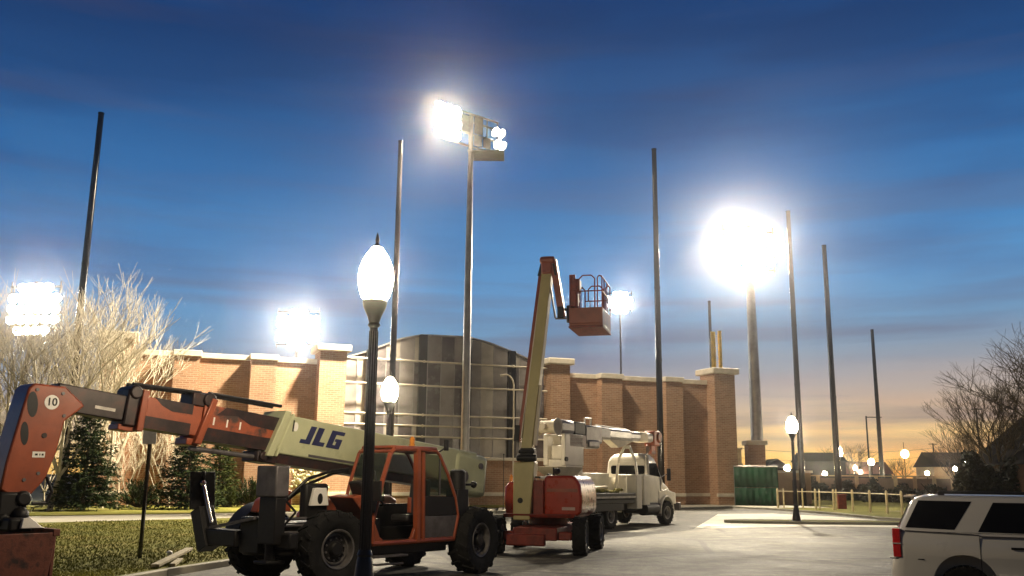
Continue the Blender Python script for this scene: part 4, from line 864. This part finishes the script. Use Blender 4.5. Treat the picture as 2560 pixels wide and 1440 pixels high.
for sg in (-1, 1):
    MB().prism([(-2.185, sg*.80), (-2.185, sg*.985), (-2.07, sg*1.008), (-2.05, sg*.9)], 'z', .86, 1.29).build('tail_light', 'tail', Sv, .012)
    MB().bar((-.97, sg*1.0, 1.205), (1.6, sg*.99, 1.2), .02, .02).bar((-2.0, sg*.965, 1.26), (-.97, sg*.97, 1.225), .016, .016).build('belt_moulding', 'steelg', Sv)
    MB().bar((-1.5, sg*.68, 1.84), (.2, sg*.68, 1.84), .04, .035).box(-1.5, -1.4, sg*.66, sg*.7, 1.78, 1.84).box(.1, .2, sg*.66, sg*.7, 1.75, 1.84).build('roof_rail', 'black', Sv, .008)
    MB().box(-.56, -.36, sg*.995, sg*1.03, 1.03, 1.065).build('door_handle', 'lampblk', Sv, .01)
    for x in (-.97, .02): MB().box(x-.004, x+.004, sg*.985, sg*1.003, .5, 1.19).build('door_seam', 'black', Sv)
    MB().box(1.0, 1.15, sg*1.0, sg*1.2, 1.22, 1.42).build('mirror', 'suv', Sv, .04)
    MB().box(2.6, 2.86, sg*.6, sg*.93, .85, 1.05).build('headlight', 'chrome', Sv, .03)
for sg in (-1, 1):
    MB().bar((-2.24, sg*.93, .84), (-1.75, sg*.998, .84), .014, .014).build('bumper_seam', 'black', Sv)
    MB().box(-2.1915, -2.06, sg*.92, sg*1.012, 1.06, 1.075).build('tail_light_divider', 'suv', Sv)
    MB().bar((-.75, sg*1.0, .62), (1.25, sg*1.0, .62), .03, .1).build('side_moulding', 'suv', Sv, .01)
MB().cyl((-1.6, 0, 1.8), (-1.75, 0, 1.98), .012, .006, 6).build('antenna', 'black', Sv)
MB().cyl((-1.88, -.3, 1.74), (-1.88, -.22, 1.74), .03).box(-2.0, -1.85, -.6, .6, 1.76, 1.79).build('roof_spoiler', 'suv', Sv, .01)
wheelset(Sv, [(-1.2, .8, .38, 0), (-1.2, -.8, .38, 0), (1.75, .8, .38, 0), (1.75, -.8, .38, 0)], .38, .26, .23, 'rimw', 24, False)
MB().box(-2.0, 2.6, -.6, .6, .25, .45).build('underbody', 'black', Sv)

# ------------------------------------------------------------------ small foreground things
sg_ = thing('sign_post', 'back of a small grey sign on a dark square post in the lawn', 'sign', (-8.5, 22, .1))
MB().box(-.035, .035, -.035, .035, 0, 2.75).build('post', 'wood', sg_)
MB().box(-.16, .16, -.06, -.04, 2.6, 2.92).build('sign_panel', 'fgrey', sg_, .01)
MB().box(-.025, .025, -.07, -.036, 2.66, 2.68).box(-.025, .025, -.07, -.036, 2.82, 2.84).build('bolts', 'galv', sg_)
for nm, a, b, wv, lb in (('timber_plank', (-7.25, 19.6, .17), (-7.78, 23.2, .24), .17, 'long pale weathered plank lying along the lawn edge by the kerb'),
                         ('timber_plank', (-7.0, 19.9, .16), (-7.3, 21.2, .16), .12, 'short plank beside the long pale one near the kerb')):
    o = MB().bar(a, b, wv, .06).build(nm, 'plank', bevel=.008); tag(o, lb, 'plank', 'planks on the lawn')
o = MB().lathe([(.06, 0), (.07, .05), (.05, .12), (.02, .14)], 10).build('paper_cup', 'decal', loc=(-7.9, 22.2, .2), rot=(1.4, 0, .4)); tag(o, 'small crumpled white cup lying on the grass near the planks', 'litter')

# ------------------------------------------------------------------ trees
def bare_tree(label, loc, H, seed, mat='barkw', spread=.55, kids_n=3, depth=5, trunk=.25, r0=.16, group=None, lean=(0, 0), up=.42, name='bare_tree', tw_=.008):
    g = rng(seed); tr = MB(); br = MB()
    def grow(p, d, L, r, lv):
        mb = tr if lv == 0 else br
        ns = 3 if lv < 2 else 2; q = p
        for i in range(ns):
            d = (d+Vector((g.uniform(-1, 1), g.uniform(-1, 1), g.uniform(-.3, .6)))*.13).normalized()
            if lv > 0: d = (d+Vector((0, 0, up*.25))).normalized()
            q2 = q+d*L/ns; ra, rb = r*(1-.3*i/ns), r*(1-.3*(i+1)/ns)
            mb.cyl(q, q2, max(tw_, ra), max(tw_, rb), 7 if lv == 0 else (5 if lv < 3 else 3), False); q = q2
            if lv > 0 and i < ns-1 and lv < depth and g.random() < .6:
                dd = (d+Vector((g.gauss(0, 1), g.gauss(0, 1), g.gauss(0, .4)))*spread).normalized(); grow(q, dd, L*.6, r*.5, lv+1)
        if lv >= depth: return
        n = kids_n+(2 if lv == 0 else 0)
        for k in range(n):
            dd = (d+Vector((g.gauss(0, 1), g.gauss(0, 1), g.gauss(0, .4)))*spread).normalized()
            if lv == 0:
                a = 2*math.pi*(k+g.random()*.6)/n; dd = Vector((math.cos(a)*spread*1.1, math.sin(a)*spread*1.1, 1)).normalized()
            grow(q, dd, L*g.uniform(.62, .85) if lv else (H-L)*.42, r*g.uniform(.5, .66), lv+1)
    grow(Vector((0, 0, 0)), Vector((lean[0], lean[1], 1)).normalized(), H*trunk, r0, 0)
    zm = max(v[2] for v in br.v); s = H/zm
    for m_ in (tr, br): m_.v = [(x*(.5+.5*s), y*(.5+.5*s), z*s) for x, y, z in m_.v]
    o = thing(name, label, 'tree', loc, 0, group)
    tr.build('trunk', mat, o, fix=False); br.build('branches', mat, o, smooth=False, fix=False)
    return o
GB = 'bare pale trees beside the brick wall'
for i, (px, Y, H, sp_, lb) in enumerate((
        (-35, 50, 13.0, .5, 'bare pale tree cut by the left edge of the picture'),
        (60, 52, 12.2, .42, 'bare pale tree whose twigs cross the left floodlight glare'),
        (135, 49, 11.6, .4, 'bare pale tree behind the orange boom head'),
        (205, 51, 13.2, .34, 'tallest upright bare tree around the foot of the left netting pole'),
        (262, 53, 10.6, .5, 'bare pale tree in front of the first brick pillar'))):
    bare_tree(lb, (at(px, 1180, Y).x, Y, .1), H, 20+i, spread=sp_, group=GB, r0=.17, trunk=.2, depth=5)
for i, (px, Y, H, lb) in enumerate(((330, 68, 12.4, 'wispy bare tree top rising behind the left brick wall near the pillar'), (405, 69, 12.0, 'wispy bare tree top rising behind the left brick wall farther along'))):
    bare_tree(lb, (at(px, 1180, Y).x, Y, 0), H, 40+i, spread=.45, group='bare tree tops behind the brick wall', depth=5)
GS = 'bare saplings of the thicket'
sap = ['in front of the left pillar foot', 'left of the big spruce', 'behind the bucket coupler', 'just under the boom head', 'between the two spruces', 'right of the big spruce', 'at the far left edge', 'against the brick wall under the boom', 'left of the boom neck']
for i, px in enumerate((300, 118, 10, 75, 400, 325, -30, 430, 40)):
    Y = 53.5+(i % 3)*1.5
    bare_tree('thin bare sapling '+sap[i], (at(px, 1180, Y).x, Y, .1), 5.2+(i*37 % 20)/10, 60+i, spread=.5, group=GS, trunk=.12, r0=.05, depth=4, name='bare_sapling')

def spruce(label, loc, H, Rr, seed, mat, group, name='spruce_tree'):
    g = rng(seed); fo_ = MB(); tk = MB().cyl((0, 0, 0), (0, 0, H*.97), .12, .02, 8); n = int(26*H/5)
    for i in range(n):
        z = .25+(H-.3)*i/n; L = Rr*(1-i/n)**.8*g.uniform(.8, 1.1)+.12
        for k in range(17):
            a = g.random()*6.28; l = L*g.uniform(.65, 1.08); dr = g.uniform(-.08, .22)
            m_ = max(2, int(l/.2))
            for j in range(1, m_+1):
                f = j/m_; p = Vector((math.cos(a)*l*f, math.sin(a)*l*f, z-dr*l*f*f*1.4+.12*f))
                for q in range(6):
                    d = Vector((math.cos(a), math.sin(a), g.uniform(-.5, .3)))+Vector((g.gauss(0, .6), g.gauss(0, .6), g.gauss(0, .35)))
                    d = d.normalized()*g.uniform(.2, .36); sd = d.cross(Vector((g.gauss(0, 1), g.gauss(0, 1), 1))).normalized()*g.uniform(.022, .04)
                    fo_.add([p-sd, p+sd, p+d], [(0, 1, 2)])
    o = thing(name, label, 'tree', loc, 0, group)
    tk.build('trunk', 'barkd', o); fo_.build('foliage', mat, o, smooth=False, fix=False)
    return o
GV = 'spruces in front of the brick wall'
spruce('tall dark spruce left of the sign post', (at(215, 1180, 49.5).x, 49.5, .1), 5.4, 2.15, 1, 'needle', GV)
spruce('dark spruce right of the sign post under the boom', (at(472, 1180, 53).x, 53, .1), 4.8, 2.0, 2, 'needle', GV)
spruce('lighter green spruce behind the raised outrigger arm', (at(548, 1180, 57.5).x, 57.5, .1), 4.0, 1.5, 3, 'needle2', GV)
def pine(label, loc, Rr, H, seed, mat):
    g = rng(seed); fo_ = MB(); st_ = MB()
    for i in range(70):
        a = g.random()*6.28; e = g.uniform(.25, 1.4); L = g.uniform(.6, 1)
        d = Vector((math.cos(a)*math.cos(e)*Rr, math.sin(a)*math.cos(e)*Rr, math.sin(e)*H))*L
        st_.cyl((0, 0, 0), d, .03, .012, 4, False)
        for j in range(9):
            p = d*(.35+.65*j/8)
            for q in range(4):
                v = (d.normalized()+Vector((g.gauss(0, .7), g.gauss(0, .7), g.gauss(.2, .5)))).normalized()*g.uniform(.15, .3); sd = v.cross(Vector((g.gauss(0, 1), g.gauss(0, 1), 1))).normalized()*.035
                fo_.add([p-sd, p+sd, p+v], [(0, 1, 2)])
    o = thing('dwarf_pine', label, 'shrub', loc, 0, 'dwarf pines along the wall')
    st_.build('stems', 'barkd', o); fo_.build('foliage', mat, o, smooth=False, fix=False)
pine('low dark dwarf pine behind the sign post', (at(352, 1180, 55).x, 55, .1), 1.5, 1.75, 11, 'needle')
pine('dwarf pine against the wall just left of the steel outrigger housing', (at(630, 1180, 57.5).x, 57.5, .1), 1.3, 1.9, 12, 'needle')
pine('small dwarf pine below the raised outrigger arm', (at(575, 1180, 57).x, 57, .1), .9, 1.1, 13, 'needle2')
fs = thing('flowering_shrub', 'white blossoming shrub seen under the cream boom', 'shrub', (at(765, 1180, 58).x, 58, .1)); g = rng(4); stm = MB(); fl = MB()
for i in range(46):
    a = g.random()*6.28; rr = g.uniform(.2, 1.35); tp = Vector((math.cos(a)*rr, math.sin(a)*rr, g.uniform(1.4, 2.9)-.3*rr)); md_ = Vector((tp.x*.4, tp.y*.4, tp.z*.6))
    stm.cyl((0, 0, 0), md_, .022, .015, 5, False).cyl(md_, tp, .015, .01, 4, False)
    for k in range(5):
        c = tp+Vector((g.gauss(0, .1), g.gauss(0, .1), g.gauss(0, .09))); fl.ball(tuple(c), g.uniform(.05, .1), 6)
stm.build('stems', 'barkw', fs); fl.build('blossoms', 'bloom', fs)

# ------------------------------------------------------------------ right-hand background
gs = thing('windscreen_fence', 'green mesh windscreen on a fence beside the brick pillar', 'fence', (0, 0, 0))
a, b = Vector((17.35, 72.6, 0)), Vector((20.6, 72.2, 0)); mb = MB(); pos = []
nseg = 26
for z0, z1 in ((.12, 1.45), (1.47, 3.0)):
    vs = []; fsx = []
    for i in range(nseg+1):
        p = a.lerp(b, i/nseg); o_ = .05*math.sin(i*1.7)+.03*math.sin(i*.6+z0)
        for z in (z0, (z0+z1)/2, z1): vs.append((p.x, p.y+o_*(1.3 if z != z1 else .5), z))
    for i in range(nseg):
        for k in range(2): fsx.append((i*3+k, i*3+3+k, i*3+4+k, i*3+1+k))
    mb.add(vs, fsx)
sc_ = mb.build('windscreen', 'green', gs, fix=False); md_ = sc_.modifiers.new('thick', 'SOLIDIFY'); md_.thickness = .012
mb = MB()
for f_ in (0, .5, 1): p = a.lerp(b, f_); mb.cyl((p.x, p.y+.12, 0), (p.x, p.y+.12, 3.12), .04, n=10)
mb.build('fence_posts', 'galv', gs); MB().cyl((a.x, a.y+.05, 3.07), (b.x, b.y+.05, 3.07), .04, n=10).build('top_rail', 'railm', gs)
ts = thing('tan_shed', 'low tan block shed beside the green windscreen', 'building', (23.4, 80, 0))
MB().box(-1.9, 1.9, -1, 1.5, 0, 2.65).build('wall', 'tan', ts); MB().box(-2.05, 2.05, -1.15, 1.65, 2.65, 2.85).build('roof', 'stone', ts, .03)
MB().box(.3, 1.2, -1.03, -.99, 0, 2.05).build('door', 'tan2', ts)
bp_ = thing('brick_pier', 'tan brick pier with a pale cap at the foot of the thick floodlight pole', 'pillar', (22.0, 84, 0))
MB().box(-.75, .75, -.7, .7, 0, 5.1).build('pier', 'brick', bp_); MB().box(-.95, .95, -.9, .9, 5.1, 5.5).build('pier_cap', 'stone', bp_, .06)
bl = thing('balcony', 'pale panelled balcony between the last brick pillar and the capped pier', 'balcony', (19.9, 85.5, 0))
MB().box(-1.6, 1.25, -.3, .5, 0, 3.2).build('wall', 'tan2', bl); MB().box(-1.65, 1.25, -.45, .5, 3.2, 3.5).build('floor_slab', 'stone', bl)
mb = MB()
for i in range(7): mb.box(-1.6+.4*i, -1.25+.4*i, -.42, -.36, 3.5, 4.75)
mb.build('balustrade', 'post', bl); MB().box(-1.65, 1.25, -.46, -.32, 4.75, 4.9).build('handrail', 'post', bl)
# cream posts with rails
rowA = [(1942, 66.5), (1957, 67.5), (1990, 66), (2004, 66.6), (2036, 64.5), (2046, 65.5), (2081, 63), (2088, 64), (2128, 61), (2171, 59), (2213, 57), (2250, 55)]
pts_ = []
lbs = ['in front of the green screen edge', 'just right of the first cream post', 'left of the island lamp post', 'right against the island lamp post', 'thickest of the pair at the grass edge', 'slimmer one behind the pair at the grass edge', 'left of the red utility box', 'touching the red utility box', 'right of the red utility box', 'alone on the grass before the brown wall', 'near the back of the white car', 'half hidden by the white car roof']
for i, (px, Y) in enumerate(rowA):
    p = at(px, 1200, Y); r_ = .075 if i not in (1, 3, 5, 7) else .055
    o = MB().cyl((0, 0, 0), (0, 0, 1.28), r_, n=12).lathe([(r_, 1.28), (r_*.8, 1.34), (.01, 1.4)], 12).build('bollard', 'post', loc=(p.x, Y, .1))
    tag(o, 'cream painted post '+lbs[i], 'bollard', 'cream posts along the verge'); pts_.append(Vector((p.x, Y, 1.32)))
main = [pts_[i] for i in (0, 2, 4, 6, 8, 9, 10, 11)]
rr_ = thing('guard_rail', 'thin pale rail linking the cream posts', 'railing', (0, 0, 0)); mb = MB(); mb.path([p-Vector((0, .09, .05)) for p in main], .03, 6); mb.build('top_rail', 'post', rr_)
ub_ = thing('utility_box', 'small red brown utility box among the cream posts', 'utility box', (at(2101, 1200, 66).x, 66, .1)); MB().box(-.28, .28, -.2, .2, 0, .95).build('box', 'redd', ub_, .03); MB().box(-.32, .32, -.24, .24, .95, 1.02).build('lid', 'redd', ub_, .02)
# long low wall
wl_ = thing('boundary_wall', 'long low brown boundary wall behind the verge', 'wall', (0, 0, 0)); A_, B_ = Vector((28.5, 97)), Vector((47, 97)); 
MB().box(27.5, 45.5, 97, 97.3, 0, 2.35).build('wall', 'tan2', wl_); mb = MB()
for i in range(10): mb.box(27.6+2*i, 27.95+2*i, 96.85, 97.0, 0, 2.5) if 27.95+2*i < 45.6 else None
mb.build('wall_posts', 'tan', wl_); MB().box(27.4, 45.6, 96.8, 97.4, 2.5, 2.62).build('wall_coping', 'tan', wl_)
def house(label, x, y, wd, dp, hw, hr, rz, wmat, rmat, lit=(), name='house', ridge='x'):
    o = thing(name, label, 'house', (x, y, 0), rz)
    MB().box(-wd/2, wd/2, -dp/2, dp/2, 0, hw).build('wall', wmat, o)
    if ridge == 'x': MB().prism([(-dp/2-.4, hw), (dp/2+.4, hw), (0, hw+hr)], 'x', -wd/2-.3, wd/2+.3).build('roof', rmat, o)
    else:
        MB().prism([(-wd/2-.4, hw), (wd/2+.4, hw), (0, hw+hr)], 'y', -dp/2-.3, dp/2+.3).build('roof', rmat, o)
    for (u, z, ww, wh, m_) in lit:
        f_ = MB().box(u-ww/2-.08, u+ww/2+.08, -dp/2-.06, -dp/2+.02, z-.08, z+wh+.08).build('window_frame', 'stone', o); MB().box(u-ww/2, u+ww/2, -dp/2-.08, -dp/2-.05, z, z+wh).build('pane', m_, f_)
    return o
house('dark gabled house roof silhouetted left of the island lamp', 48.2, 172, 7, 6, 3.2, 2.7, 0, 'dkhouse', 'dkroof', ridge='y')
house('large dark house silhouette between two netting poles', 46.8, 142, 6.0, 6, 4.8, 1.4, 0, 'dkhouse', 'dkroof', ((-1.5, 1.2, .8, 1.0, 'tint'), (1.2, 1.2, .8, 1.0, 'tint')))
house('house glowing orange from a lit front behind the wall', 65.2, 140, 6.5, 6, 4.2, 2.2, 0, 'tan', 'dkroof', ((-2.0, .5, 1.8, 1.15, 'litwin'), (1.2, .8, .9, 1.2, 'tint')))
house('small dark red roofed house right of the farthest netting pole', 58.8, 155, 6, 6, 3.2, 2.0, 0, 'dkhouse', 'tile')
house('brick gable house cut by the right edge with a ribbed lower roof', 37.5, 63, 8.5, 9, 3.2, 3.6, 0, 'brick2', 'dkroof', ridge='y')
o = thing('porch_roof', 'ribbed reddish porch roof at the right edge', 'roof', (34.2, 57.6, 0)); mb = MB()
mb.add([(-2.6, -1.5, 1.75), (3, -1.5, 1.75), (3, .7, 3.0), (-2.0, .7, 3.0), (-2.6, -1.5, 1.65), (3, -1.5, 1.65), (3, .7, 2.9), (-2.0, .7, 2.9)], [(0, 1, 2, 3), (4, 5, 6, 7), (0, 1, 5, 4), (1, 2, 6, 5), (2, 3, 7, 6), (3, 0, 4, 7)])
for i in range(14): mb.bar((-2.5+.4*i, -1.5, 1.78), (-2.0+.38*i, .7, 3.03), .05, .05)
mb.build('roof', 'tile', o); MB().cyl((-2.3, -1.3, 0), (-2.3, -1.3, 1.66), .07).cyl((1.5, -1.3, 0), (1.5, -1.3, 1.66), .07).build('porch_posts', 'post', o)
GN = 'dark bare trees along the horizon'
bare_tree('bushy dark bare tree right of the dark house', (at(2128, 1180, 150).x, 150, 0), 8.4, 80, 'barkd', .6, group=GN, depth=5)
bare_tree('low bare tree behind the orange lit house', (at(2245, 1180, 165).x, 165, 0), 6.5, 81, 'barkd', .7, group=GN, depth=5)
bare_tree('small bare tree above the lit house roof', (at(2390, 1180, 120).x, 120, 0), 7.6, 82, 'barkd', .6, group=GN, depth=5)
bare_tree('big bare tree leaning in from the right edge', (at(2750, 1180, 54).x, 54, 0), 12.4, 83, 'barkd', .62, group='dark bare trees at the right edge', r0=.3, lean=(-.28, 0), depth=6, kids_n=3)
bare_tree('dense bare tree behind the dark hedge', (at(2505, 1180, 64).x, 64, 0), 9.6, 84, 'barkd', .42, group='dark bare trees at the right edge', r0=.2, depth=6, kids_n=3)
bare_tree('slim bare tree left of the dense one by the hedge', (at(2440, 1180, 68).x, 68, 0), 6.8, 85, 'barkd', .5, group='dark bare trees at the right edge', r0=.12, depth=5)
def hedge(label, x0, x1, y, d, H, seed, n):
    g = rng(seed); mb = MB(); st_ = MB()
    for i in range(n):
        x = g.uniform(x0, x1); yy = y+g.uniform(-d, d); hz_ = H*(.82+.18*math.sin(x*2.1)+.12*math.sin(x*5)); z = hz_*g.random()**.7
        v = Vector((g.gauss(0, 1), g.gauss(0, 1), g.gauss(0, 1))).normalized()*g.uniform(.1, .22); u = v.cross(Vector((g.gauss(0, 1), g.gauss(0, 1), g.gauss(0, 1)))).normalized()*g.uniform(.06, .12)
        p = Vector((x, yy, z)); mb.add([p-v, p+u, p+v, p-u], [(0, 1, 2, 3)])
    for i in range(int((x1-x0)*3)): x = g.uniform(x0, x1); st_.cyl((x, y, 0), (x+g.uniform(-.2, .2), y, H*.8), .03, .01, 5)
    o = thing('hedge', label, 'hedge', (0, 0, 0)); mb.build('foliage', 'hedge', o, smooth=False, fix=False); st_.build('stems', 'barkd', o)
hedge('tall dark hedge left of the gable house', 29.6, 33.2, 62, .8, 3.7, 1, 5200)
hedge('low dark hedge in front of the brown wall beside the white car', 33, 47, 88, .8, 1.7, 2, 5000)
hedge('dark shrub row against the left part of the brown wall', 30, 37.5, 95, .7, 2.1, 3, 3800)
def upole(label, px, pt, Y, arm=None, cat='pole'):
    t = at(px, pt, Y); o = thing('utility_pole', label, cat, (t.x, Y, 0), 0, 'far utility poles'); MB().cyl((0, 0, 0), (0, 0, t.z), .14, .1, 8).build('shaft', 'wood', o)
    if arm: MB().bar((arm[0], 0, t.z-.15), (arm[1], 0, t.z-.15), .12, .12).build('crossarm', 'wood', o)
    return t
t1 = upole('thin far utility pole with an arm reaching right to the farthest netting pole', 2165, 1040, 120, (0, 2.0)); t2 = upole('far pole with a small square floodlight head above the lit house', 2332, 1108, 150, (-.7, .7)); t3 = upole('bare utility pole at the left of the far houses', 2440, 1020, 110, (-.6, .6))
for i, (za, zb, lb) in enumerate(((6.2, 7.6, 'upper sagging power line across the orange horizon'), (5.0, 6.4, 'lower sagging power line across the orange horizon'))):
    A1, B1_ = Vector((26, 118, za)), Vector((70, 150, zb)); ptsx = [A1.lerp(B1_, k/16)+Vector((0, 0, -.9*4*(k/16)*(1-k/16))) for k in range(17)]
    o = MB().path(ptsx, .025, 4).build('power_line', 'black'); tag(o, lb, 'cable', 'power lines')

# ------------------------------------------------------------------ thin scattering volume added to imitate glare around the lamps
if GLARE_HAZE > 0:
    hm, hnt, hp_, ho = new_mat('glare_haze_volume'); hnt.nodes.remove(hp_)
    pv = nd(hnt, 'ShaderNodeVolumePrincipled'); pv.inputs['Color'].default_value = (.95, .95, 1, 1); pv.inputs['Density'].default_value = GLARE_HAZE; pv.inputs['Anisotropy'].default_value = .955
    hnt.links.new(pv.outputs[0], ho.inputs[1])
    hb = MB().box(-200, 200, -45, 320, -1.2, 45).build('glare_haze', hm, smooth=False); tag(hb, kind='stuff')

# ------------------------------------------------------------------ render settings
vs_ = SC.view_settings; vs_.view_transform = 'Standard'; vs_.look = 'None'; vs_.exposure = 0; vs_.gamma = 1; vs_.use_curve_mapping = False
cy = SC.cycles
SC.render.engine = 'CYCLES'
cy.use_denoising = True
try: cy.denoiser = 'OPENIMAGEDENOISE'
except Exception: pass
cy.max_bounces = 6; cy.diffuse_bounces = 3; cy.glossy_bounces = 3; cy.transparent_max_bounces = 12; cy.volume_bounces = 0
cy.sample_clamp_indirect = 4; cy.sample_clamp_direct = 0; cy.caustics_reflective = False; cy.caustics_refractive = False
